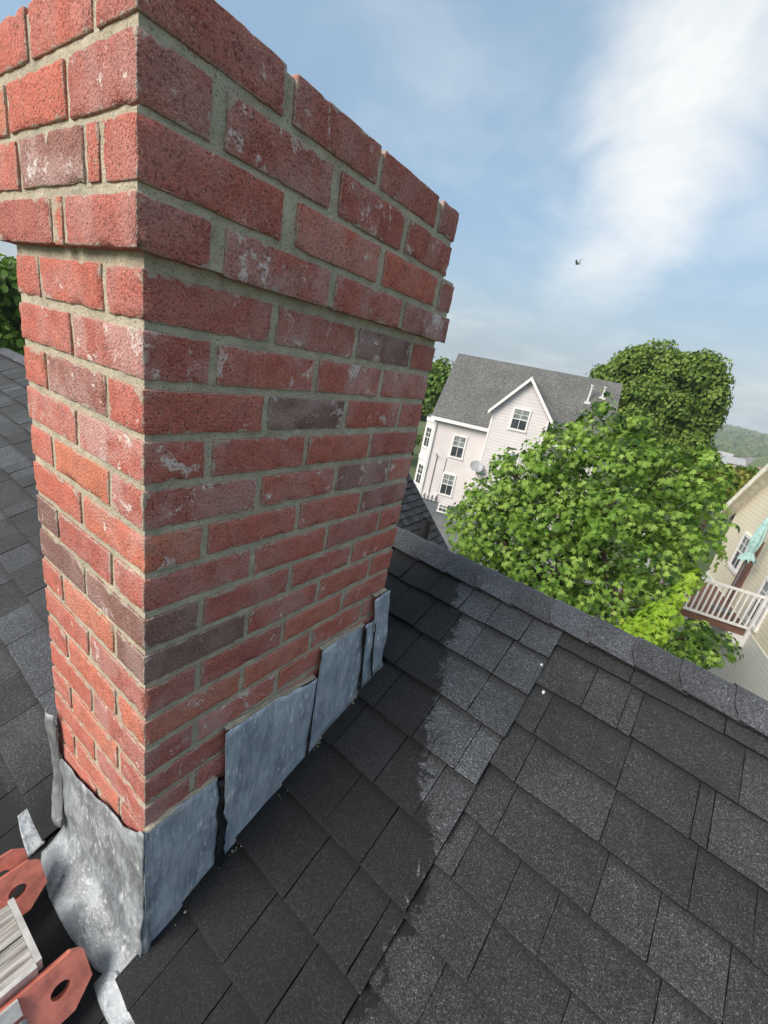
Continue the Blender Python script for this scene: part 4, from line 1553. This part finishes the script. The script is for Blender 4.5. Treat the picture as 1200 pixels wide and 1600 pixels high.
m = MB().box((-6.2, -.36, EZ - .36), (-3.1, -.305, EZ - .18), hw)
m.build('gutter', M['paint_white'], wh)
m = MB().box((-.18, -.36, EZ - .36), (3.12, -.305, EZ - .18), hw)
m.build('gutter', M['paint_white'], wh)
for (a, b) in ((2.88, -.02), (-.26, -.62), (-3.06, -.62)):
    m = MB().box((a, b, -7.55), (a + .10, b + .10, EZ - .2 if b > -.5 else GE), hw)
    m.build('corner_board', M['paint_white'], wh)
m = MB().tube([hw(2.80, -.10, EZ - .3), hw(2.80, -.06, -7.9)], .045, 8)
m.build('downpipe', M['paint_white'], wh)


def window(a, z0, z1, w, b, parent, fr=hw, curtain=False, drapes=True, name='window'):
    f = .085
    win = MB()
    win.box((a - w / 2, b - .05, z0), (a - w / 2 + f, b - .002, z1), fr).box((a + w / 2 - f, b - .05, z0), (a + w / 2, b - .002, z1), fr)
    win.box((a - w / 2 + f, b - .05, z1 - f), (a + w / 2 - f, b - .002, z1), fr).box((a - w / 2 - .03, b - .07, z0 - .03), (a + w / 2 + .03, b - .002, z0 + f * .7), fr)
    wo_ = win.build(name, M['paint_white'], parent)
    zm = (z0 + z1) / 2
    MB().box((a - w / 2 + f, b - .02, z0 + f), (a + w / 2 - f, b - .008, zm), fr).build('pane', M['glass'], wo_)
    MB().box((a - w / 2 + f, b - .026, zm), (a + w / 2 - f, b - .014, z1 - f), fr).build('pane', M['curtain'] if curtain else M['glass'], wo_)
    s = MB().box((a - w / 2 + f, b - .042, zm - .022), (a + w / 2 - f, b - .027, zm + .022), fr)
    s.box((a - .012, b - .034, zm), (a + .012, b - .027, z1 - f), fr).box((a - .012, b - .028, z0 + f), (a + .012, b - .021, zm), fr)
    s.box((a - w / 2 + f, b - .034, (zm + z1 - f) / 2 - .012), (a - .013, b - .0275, (zm + z1 - f) / 2 + .012), fr)
    s.box((a + .013, b - .034, (zm + z1 - f) / 2 - .012), (a + w / 2 - f, b - .0275, (zm + z1 - f) / 2 + .012), fr)
    s.build('sash', M['paint_white'], wo_)
    return wo_


window(1.27, -4.66, -3.33, .82, 0, wh, curtain=True)
window(1.36, -6.97, -5.62, .82, 0, wh, curtain=True)
window(1.28, -8.02, -7.50, .60, -.051, wh)
window(-1.63, -2.33, -1.18, .92, -.6, wh, curtain=True)
window(-1.72, -4.85, -3.48, .90, -.6, wh, curtain=True)
window(-4.4, -4.7, -3.3, .85, 0, wh)
window(-4.4, -7.0, -5.6, .85, 0, wh)
# bay at the left end
BAY = [(2.93, .45), (3.62, .95), (3.62, 2.3), (2.93, 2.8)]
n = 4
vs = [hw(a, b, -7.55) for a, b in BAY] + [hw(a, b, -2.75) for a, b in BAY]
m = MB().add(vs, [(0, 1, 5, 4), (1, 2, 6, 5), (2, 3, 7, 6), (4, 5, 6, 7), (3, 2, 1, 0)])
bay = m.build('bay', M['siding_white'], wh)
vs = [hw(a + (.12 if 0 < i < 3 else 0), b + (-.12 if i < 2 else .12), -2.75) for i, (a, b) in enumerate(BAY)] + [hw(2.93, b, -2.42) for a, b in BAY]
MB().add(vs, [(0, 1, 5, 4), (1, 2, 6, 5), (2, 3, 7, 6), (3, 2, 1, 0)]).build('bay_roof', M['grey_roof'], bay)
bd = np.array([.69, .50]); bl_ = np.linalg.norm(bd); bd = bd / bl_


def bayfr(a, b, z):
    p = np.array([2.93, .45]) + bd * a + np.array([bd[1], -bd[0]]) * (-b)
    return hw(p[0], p[1], z)


for (z0_, z1_) in ((-4.62, -3.35), (-6.95, -5.62)):
    window(.43, z0_, z1_, .60, 0, bay, fr=bayfr)
MB().box((0.0, -.05, -5.35), (.85, -.004, -5.1), bayfr).build('band', M['paint_white'], bay)
MB().box((0.0, -.05, -3.05), (.85, -.004, -2.78), bayfr).build('band', M['paint_white'], bay)
# roof vents, service mast, conduit, meters
for (a, b, h) in ((-4.70, 2.05, .80), (-5.38, 2.42, .45)):
    zr = EZ - .22 + (b + .3) * (RZ - EZ + .22) / (RB + .3)
    m = MB().tube([hw(a, b, zr - .05), hw(a, b, zr + h)], .06, 8).tube([hw(a, b, zr + h), hw(a, b, zr + h + .06)], .11, 8)
    m.box((a - .16, b - .20, zr - .16), (a + .16, b - .05, zr - .02), hw)
    m.build('roof_vent', M['vent_metal'], wh)
m = MB().tube([hw(2.35, -.06, -4.75), hw(2.35, -.3, -4.70), hw(2.28, -.42, -4.60)], .025, 6).tube([hw(2.33, -.04, -4.75), hw(2.33, -.04, -7.3)], .022, 6)
m.tube([hw(1.75, -.03, -4.8), hw(1.80, -.03, -7.4)], .014, 6)
m.build('conduit', M['foundation'], wh)
for i in range(4):
    a = 2.62 - i * .24
    MB().box((a - .08, -.16, -7.45), (a + .08, -.004, -7.12), hw).tube([hw(a, -.16, -7.22), hw(a, -.24, -7.22)], .075, 10).build('meter', M['vent_metal'], wh)

# satellite dish on the corner
m = MB()
cen = Vector(hw(-.12, -1.0, -4.62))
axd = (Vector((-.55, -.35, .62))).normalized()
u_ = axd.cross(Vector((0, 0, 1))).normalized(); w_ = axd.cross(u_)
V = [tuple(cen - axd * .10)]; F = []
for r_i, rr_ in enumerate((.14, .26, .36)):
    for k in range(20):
        a = 2 * math.pi * k / 20
        V.append(tuple(cen + (u_ * math.cos(a) + w_ * math.sin(a)) * rr_ + axd * (-.10 + .10 * (rr_ / .36) ** 2)))
for k in range(20):
    F.append((0, 1 + k, 1 + (k + 1) % 20))
    for r_i in range(2):
        a, b2 = 1 + r_i * 20 + k, 1 + r_i * 20 + (k + 1) % 20
        F.append((a, a + 20, b2 + 20, b2))
dish = empty('satellite_dish', tuple(Vector(hw(-.16, -.66, -5.0))), 'round grey satellite dish on the corner of the white house', 'dish')
md = MB().add(V, F)
md.build('reflector', M['dish'], dish, smooth=True)
MB().tube([tuple(cen - axd * .1), hw(-.14, -.85, -4.85), hw(-.16, -.64, -5.05)], .03, 7).build('mount', M['foundation'], dish)
MB().tube([tuple(cen - w_ * .0 - axd * .08 + w_ * .34), tuple(cen + axd * .36 + w_ * .12)], .012, 6).build('feed_arm', M['foundation'], dish)

# ================================================================== CREAM HOUSE WITH A DECK
TH = R(11)
QB = np.array([math.cos(TH), math.sin(TH), 0.0]); QA = np.array([-math.sin(TH), math.cos(TH), 0.0])
QO = np.array([13.0, -3.52, 0.0])


def cw(a, b, z):
    return tuple(QO + QA * a + QB * b + np.array([0, 0, z]))


ch = empty('cream_house', cw(-3, -1, GROUND), 'cream clapboard house with a steep gable at the right edge', 'house')
BF, ZF = 4.25, -2.55
RBb, RZz = -.6, 2.3
m = MB()
m.add([cw(0, -5.4, -4.72), cw(0, BF, -4.72), cw(0, BF, ZF), cw(0, RBb, RZz), cw(0, -5.4, ZF), cw(-6, -5.4, -4.72), cw(-6, BF, -4.72), cw(-6, BF, ZF), cw(-6, RBb, RZz), cw(-6, -5.4, ZF)],
      [(0, 4, 3, 2, 1), (5, 6, 7, 8, 9), (1, 2, 7, 6), (0, 5, 9, 4)])
m.build('wall', M['siding_cream'], ch)
m = MB().box((-6.02, -5.42, GROUND), (.02, BF + .02, -4.722), cw)
m.build('lower_wall', M['siding_grey'], ch)
for sg in (1, -1):
    be = BF + .35 if sg > 0 else -5.75
    zz = ZF - .35 * (RZz - ZF) / (BF - RBb)
    m = MB()
    m.add([cw(.32, be, zz + .16), cw(.32, RBb, RZz + .16), cw(-6.3, RBb, RZz + .16), cw(-6.3, be, zz + .16), cw(.32, be, zz + .02), cw(.32, RBb, RZz + .02), cw(-6.3, RBb, RZz + .02), cw(-6.3, be, zz + .02)],
          [(0, 1, 2, 3), (7, 6, 5, 4), (0, 4, 5, 1), (1, 5, 6, 2), (2, 6, 7, 3), (3, 7, 4, 0)])
    m.build('roof', M['grey_roof'], ch)
    m = MB()
    m.add([cw(.36, be, zz + .18), cw(.36, RBb, RZz + .18), cw(.36, RBb, RZz - .10), cw(.36, be, zz - .10), cw(.322, be, zz + .18), cw(.322, RBb, RZz + .18), cw(.322, RBb, RZz - .10), cw(.322, be, zz - .10)],
          [(0, 1, 2, 3), (7, 6, 5, 4), (0, 4, 5, 1), (1, 5, 6, 2), (2, 6, 7, 3), (3, 7, 4, 0)])
    m.build('rake_board', M['soffit'], ch)
    MB().add([cw(.31, be, zz + .015), cw(.31, RBb, RZz + .015), cw(.0, RBb, RZz + .015), cw(.0, be, zz + .015), cw(.31, be, zz - .01), cw(.31, RBb, RZz - .01), cw(.0, RBb, RZz - .01), cw(.0, be, zz - .01)],
              [(0, 1, 2, 3), (7, 6, 5, 4), (0, 4, 5, 1), (1, 5, 6, 2), (2, 6, 7, 3), (3, 7, 4, 0)]).build('soffit', M['soffit'], ch)


def cside(s_, b, z):
    """wall facing +a: s_ runs along b, b is depth out of the wall"""
    return cw(-b, s_, z)


window(2.55, -3.95, -2.85, .72, 0, ch, fr=cside, curtain=True)
window(.15, -4.55, -3.35, .80, 0, ch, fr=cside, curtain=True)
d_ = MB().box((1.55, -.05, -4.70), (2.05, -.004, -2.75), cside)
d_.build('door', M['brown'], ch)
# deck
DZ = -4.72
dk = empty('deck', cw(1.2, 1.4, GROUND), 'raised wooden deck with white balusters on the cream house', 'deck')
m = MB().box((.02, .0, DZ - .15), (2.45, 3.0, DZ - .035), cw)
m.build('frame', M['brown'], dk)
for i in range(16):
    MB().box((.03, .012 + i * .185, DZ - .034), (2.44, .012 + i * .185 + .175, DZ), cw).build('plank', M['brown'], dk)
MB().box((.02, -.06, DZ - .42), (.42, .55, DZ - .152), cw).build('beam_end', M['paint_white'], dk)
for (a, b) in ((.05, -.02), (2.40, -.02), (2.40, 2.95)):
    MB().box((a - .045, b - .045, DZ - .15), (a + .045, b + .045, DZ + 1.03), cw).build('post', M['paint_white'], dk)
for (a, b) in ((2.36, .2), (2.36, 2.8), (.3, 2.8)):
    MB().box((a - .06, b - .06, GROUND), (a + .06, b + .06, DZ - .152), cw).build('support_post', M['brown'], dk)
for z_ in (DZ + .98, DZ + .09):
    MB().box((.096, -.045, z_ - .03), (2.354, .005, z_ + .03), cw).build('rail', M['paint_white'], dk)
    MB().box((2.375, .026, z_ - .03), (2.425, 2.904, z_ + .03), cw).build('rail', M['paint_white'], dk)
bal0 = None
nb = 19
for i in range(nb):
    a = .17 + i * (2.15 / (nb - 1))
    MB().box((a - .019, -.038, DZ + .121), (a + .019, -.002, DZ + .949), cw).build('baluster', M['paint_white'], dk)
for i in range(22):
    b = .13 + i * .125
    MB().box((2.382, b - .019, DZ + .121), (2.418, b + .019, DZ + .949), cw).build('baluster', M['paint_white'], dk)
# closed parasol
ux = Vector((13.8, -2.9, 0)); 
um = empty('parasol', (13.8, -2.93, DZ), 'closed teal parasol standing on the deck of the cream house', 'parasol')
MB().tube([(13.8, -2.93, DZ + .012), (13.8, -2.93, -1.9)], .022, 8).build('pole', M['foundation'], um)
MB().tube([(13.8, -2.93, DZ + .002), (13.8, -2.93, DZ + .07), (13.8, -2.93, DZ + .11)], [.22, .22, .06], 14).build('base', M['foundation'], um)
V = []; F = []
prof = [(-1.93, .012), (-2.05, .05), (-2.35, .085), (-2.65, .105), (-2.85, .085), (-2.93, .062), (-3.0, .075), (-3.10, .13), (-3.18, .16)]
nk = 32
for i, (z_, r_) in enumerate(prof):
    for k in range(nk):
        a = 2 * math.pi * k / nk
        rr_ = r_ * (1 + (.34 if i > 1 else 0) * math.sin(a * 8 + i * .15)) 
        V.append((13.8 + rr_ * math.cos(a), -2.93 + rr_ * math.sin(a), z_ - (.05 * math.sin(a * 8) if i == len(prof) - 1 else 0)))
for i in range(len(prof) - 1):
    for k in range(nk):
        F.append((i * nk + k, i * nk + (k + 1) % nk, (i + 1) * nk + (k + 1) % nk, (i + 1) * nk + k))
mesh_obj('canopy', V, F, M['teal'], um, smooth=True)
MB().tube([(13.8 + .068 * math.cos(a), -2.93 + .068 * math.sin(a), -2.93) for a in np.linspace(0, 6.283, 20)], .012, 5).build('strap', M['teal'], um)

# ================================================================== LOWER DARK-ROOFED BUILDING
lb = empty('low_building', (7.6, 6.0, GROUND), 'low building with a dark blue-grey shingle roof behind the ridge', 'building')
XF = 10.7
sl_ = (4.66 - 3.31) / (5.55 - 4.15)


def lw(x, y, h=0.0):
    k_ = math.sqrt(1 + sl_ * sl_)
    return (x, y - h * sl_ / k_, -3.31 + (y - 5.55) * sl_ + h / k_)


YR, YE = 6.3, 3.2
m = MB()
for sgn in (1,):
    m.add([lw(3.9, YE), lw(XF - .02, YE), lw(XF - .02, YR), lw(3.9, YR), (3.9, 2 * YR - YE, lw(0, YE)[2]), (XF - .02, 2 * YR - YE, lw(0, YE)[2])], [(0, 1, 2, 3), (3, 2, 5, 4)])
lroof = m.build('roof', M['far_shingle'], lb)
m = MB()
ez_ = lw(0, YE)[2] - .1
m.add([(4.1, YE + .25, GROUND), (XF - .25, YE + .25, GROUND), (XF - .25, 2 * YR - YE - .25, GROUND), (4.1, 2 * YR - YE - .25, GROUND), (4.1, YE + .25, ez_), (XF - .25, YE + .25, ez_), (XF - .25, 2 * YR - YE - .25, ez_), (4.1, 2 * YR - YE - .25, ez_), (4.1, YR, lw(0, YR)[2] - .12), (XF - .25, YR, lw(0, YR)[2] - .12)],
      [(0, 1, 5, 4), (1, 2, 6, 9, 5), (2, 3, 7, 6), (3, 0, 4, 8, 7)])
m.build('wall', M['siding_grey'], lb)
lrg = random.Random(9)
stf = Stuff()
kk = math.sqrt(1 + sl_ * sl_)
cnt = 0
y0_ = YE
while y0_ < YR - .02:
    y1_ = min(YR, y0_ + .15 / kk * 1.35)
    x_ = 3.9
    while x_ < XF - .01:
        x2_ = min(XF, x_ + lrg.uniform(.18, .38))
        hb = .030 + lrg.choice((0, .010))
        V = [lw(x_ + .002, y0_, hb), lw(x2_ - .002, y0_, hb), lw(x2_ - .002, y1_ + .03, .003), lw(x_ + .002, y1_ + .03, .003), lw(x_ + .002, y0_, hb - .022), lw(x2_ - .002, y0_, hb - .022), lw(x2_ - .002, y1_ + .03, .001), lw(x_ + .002, y1_ + .03, .001)]
        F = [(0, 1, 2, 3), (0, 4, 5, 1), (1, 5, 6, 2), (3, 7, 4, 0)]
        tn = lrg.random()
        if x_ > 7.6 and 3.9 < y0_ < 5.9 and cnt < 280:
            two_mats(mesh_obj('shingle', V, F, M['far_shingle'], lroof, attrs={'tone': [tn] * 8}), [0, 1, 1, 1]); cnt += 1
        else:
            stf.add(V, F, tn, 1)
        x_ = x2_
    y0_ = y1_
q = mesh_obj('shingle_field', stf.v, stf.f, M['far_shingle'], lroof, attrs={'tone': stf.a}); q['kind'] = 'stuff'; two_mats(q, stf.m)
MB().add([lw(XF, YE, .02), lw(XF, YR, .02), lw(XF, YR, -.12), lw(XF, YE, -.12), lw(XF + .04, YE, .02), lw(XF + .04, YR, .02), lw(XF + .04, YR, -.12), lw(XF + .04, YE, -.12)],
         [(0, 1, 2, 3), (7, 6, 5, 4), (0, 4, 5, 1), (1, 5, 6, 2), (2, 6, 7, 3), (3, 7, 4, 0)]).build('rake_board', M['foundation'], lb)

# ================================================================== GROUND, HILL, VALLEY
def hgt(x, y):
    r = np.hypot(x, y); az = np.degrees(np.arctan2(y, x))
    t1 = np.clip((r - 55) / 170, 0, 1); t1 = t1 * t1 * (3 - 2 * t1)
    z = GROUND - 16 * t1
    t2 = np.clip((r - 330) / 620, 0, 1); t2 = t2 * t2 * (3 - 2 * t2)
    top = -7.5 - np.clip(-3.5 - az, 0, 14) * .85 + np.clip(az + 3.5, 0, 40) * .12
    top = np.where(np.abs(az) > 60, -9, top)
    z = z + t2 * (top - (GROUND - 16))
    t3 = np.clip((r - 1000) / 600, 0, 1)
    return z - t3 * 18


rs = np.concatenate([[0.01], np.linspace(6, 60, 10), np.linspace(75, 400, 22), np.linspace(430, 1500, 30), [2200, 4000, 6000]])
azs = np.radians(np.concatenate([np.arange(-180, -30, 10), np.arange(-30, 60, 1.5), np.arange(60, 181, 10)]))
V = []
for r_ in rs:
    for a in azs:
        x, y = r_ * math.cos(a), r_ * math.sin(a)
        V.append((x, y, float(hgt(x, y)) + (noise.noise(Vector((x * .01, y * .01, 0))) * 3 if r_ > 300 else 0)))
gf = grid_faces(len(rs) - 1, len(azs) - 1)


def make_ground():
    m, t, b = mat_new('ground')
    p = geo_pos(t)
    n1 = NOISE(t, p, .08, 4, .6); n2 = NOISE(t, p, 1.5, 4, .6)
    c = ramp(t, n1.outputs[0], [(.35, (.075, .115, .038)), (.55, (.10, .13, .05)), (.7, (.15, .15, .085))])
    c = MIX(t, SMOOTH(t, n2.outputs[0], .4, .7, 0, .4), c, (.05, .08, .025))
    LK(t, c, b.inputs['Base Color']); b.inputs['Roughness'].default_value = .95
    return m


g = mesh_obj('ground', V, gf, make_ground(), None, smooth=True)
tag(g, 'ground falling away to the valley and wooded hill', None, None, 'structure')
m = MB()
m.box((11.5, -1.5, GROUND - .05), (24.5, 14.5, GROUND + .02))
dv = m.build('driveway', M['asphalt'], None)
tag(dv, 'grey asphalt yard in front of the white house', None, None, 'structure')

# far wood on the hill
hr = np.random.default_rng(5)
ico_v, ico_f = None, None
phi_ = (1 + 5 ** .5) / 2
iv = np.array([(-1, phi_, 0), (1, phi_, 0), (-1, -phi_, 0), (1, -phi_, 0), (0, -1, phi_), (0, 1, phi_), (0, -1, -phi_), (0, 1, -phi_), (phi_, 0, -1), (phi_, 0, 1), (-phi_, 0, -1), (-phi_, 0, 1)], float)
iv /= np.linalg.norm(iv[0])
if_ = np.array([(0, 11, 5), (0, 5, 1), (0, 1, 7), (0, 7, 10), (0, 10, 11), (1, 5, 9), (5, 11, 4), (11, 10, 2), (10, 7, 6), (7, 1, 8), (3, 9, 4), (3, 4, 2), (3, 2, 6), (3, 6, 8), (3, 8, 9), (4, 9, 5), (2, 4, 11), (6, 2, 10), (8, 6, 7), (9, 8, 1)])
Vs = []; Fs = []; As = []
k = 0
for i_ in range(10500):
    az = math.radians(hr.uniform(-16, 12) if i_ < 5200 else hr.choice((hr.uniform(-50, -16), hr.uniform(12, 95), hr.uniform(12, 95)))); r_ = hr.uniform(300, 1080) if i_ < 5200 else hr.uniform(75, 1080)
    x, y = r_ * math.cos(az), r_ * math.sin(az)
    s_ = hr.uniform(2.6, 5.6)
    # leave gaps among the valley houses
    if i_ < 5200 and r_ < 420 and hr.random() < .45:
        continue
    z = float(hgt(x, y))
    v = iv * (1 + hr.normal(size=(12, 1)) * .22) * np.array([s_, s_, s_ * 1.1]) + np.array([x, y, z + s_ * .6])
    Vs.append(v); Fs.append(if_ + k); As += [float(hr.random())] * 12
    k += 12
wd = mesh_obj('woodland', np.vstack(Vs), np.vstack(Fs), M['leaf_hill'], None, attrs={'lc': As})
tag(wd, 'hazy green woodland covering the distant hill', 'woodland', None, 'stuff')
# houses down in the valley
hcol = [simple('pale_wall_a', (.62, .60, .57), .7), simple('pale_wall_b', (.55, .47, .38), .7), simple('pale_wall_c', (.50, .54, .58), .7)]
hroof = [simple('far_roof_a', (.18, .17, .17), .9), simple('far_roof_b', (.30, .18, .14), .9), simple('far_roof_c', (.34, .34, .35), .9)]
spots = [(-4.3, 235), (-5.2, 250), (-6.0, 225), (-6.9, 262), (-7.4, 215), (-5.0, 300), (-6.3, 318), (-8.0, 285), (-4.0, 330), (-7.0, 340)]
for i, (az, r_) in enumerate(spots):
    a_ = math.radians(az); x, y = r_ * math.cos(a_), r_ * math.sin(a_); z = float(hgt(x, y)) - .4
    w, d2, h = hr.uniform(4, 6), hr.uniform(3.2, 4.2), hr.uniform(5, 7)
    an = hr.uniform(-.6, .6)
    fr_ = lambda px_, py_, pz_, x=x, y=y, z=z, an=an: (x + px_ * math.cos(an) - py_ * math.sin(an), y + px_ * math.sin(an) + py_ * math.cos(an), z + pz_)
    vh = empty('valley_house', (x, y, z), 'tiny pale house in the valley below the wooded hill', 'house', 'houses in the valley')
    MB().add([fr_(-d2, -w, 0), fr_(d2, -w, 0), fr_(d2, w, 0), fr_(-d2, w, 0), fr_(-d2, -w, h), fr_(d2, -w, h), fr_(d2, w, h), fr_(-d2, w, h), fr_(0, -w, h + 3), fr_(0, w, h + 3)],
             [(0, 1, 5, 8, 4), (1, 2, 6, 5), (2, 3, 7, 9, 6), (3, 0, 4, 7)]).build('wall', hcol[i % 3], vh)
    MB().add([fr_(-d2 - .4, -w - .3, h - .25), fr_(0, -w - .3, h + 3.1), fr_(0, w + .3, h + 3.1), fr_(-d2 - .4, w + .3, h - .25), fr_(d2 + .4, -w - .3, h - .25), fr_(d2 + .4, w + .3, h - .25)],
             [(0, 1, 2, 3), (1, 4, 5, 2)]).build('roof', hroof[i % 3], vh)
    for wy in (-w * .5, w * .5):
        for wz in (1.4, 4.0):
            MB().box((-d2 - .06, wy - .5, wz), (-d2 - .01, wy + .5, wz + 1.4), fr_).build('window', M['glass'], vh)

# ================================================================== GULL
bc = Vector((46.5, 12.95, 11.4))
fw = Vector((.2, .95, -.05)).normalized()
rt = fw.cross(Vector((0, 0, 1))).normalized(); upv = rt.cross(fw)
m = MB()
bp_ = lambda a, b, c: tuple(bc + fw * a + rt * b + upv * c)
m.tube([bp_(.26, 0, .02), bp_(.20, 0, .02), bp_(.10, 0, 0), bp_(-.05, 0, 0), bp_(-.2, 0, .0), bp_(-.30, 0, .01)], [.012, .04, .065, .07, .045, .015], 8)
m.add([bp_(-.28, -.02, .01), bp_(-.28, .02, .01), bp_(-.42, .07, .0), bp_(-.42, -.07, .0)], [(0, 1, 2, 3)])
for s_, lift in ((1, .95), (-1, .35)):
    root0, root1 = bp_(.10, s_ * .05, .02), bp_(-.12, s_ * .05, .02)
    mid0, mid1 = bp_(.14, s_ * .28, .02 + .26 * lift), bp_(-.08, s_ * .28, .02 + .26 * lift)
    tip0, tip1 = bp_(-.02, s_ * .52, .02 + .62 * lift), bp_(-.10, s_ * .50, .02 + .58 * lift)
    vv = [root0, root1, mid0, mid1, tip0, tip1]
    vv2 = [tuple(Vector(q) - upv * .012) for q in vv]
    m.add(vv + vv2, [(0, 1, 3, 2), (2, 3, 5, 4), (7, 6, 8, 9), (9, 8, 10, 11), (0, 2, 8, 6), (2, 4, 10, 8), (3, 1, 7, 9), (5, 3, 9, 11), (4, 5, 11, 10)])
gull = m.build('gull', M['gull'], None)
tag(gull, 'dark gull flying below the white cloud', 'bird')

# ================================================================== AIR
hz = MB().box((-30, -420, -60), (1700, 700, 14)).build('haze', None, None)
tag(hz, 'thin pale haze over the valley', None, None, 'stuff')
hm = bpy.data.materials.new('haze'); hm.use_nodes = True
hm.node_tree.nodes.clear()
pv = hm.node_tree.nodes.new('ShaderNodeVolumePrincipled'); pv.inputs['Density'].default_value = 0.00045; pv.inputs['Color'].default_value = (.86, .92, 1.0, 1)
ho = hm.node_tree.nodes.new('ShaderNodeOutputMaterial'); hm.node_tree.links.new(pv.outputs[0], ho.inputs['Volume'])
hz.data.materials.append(hm)
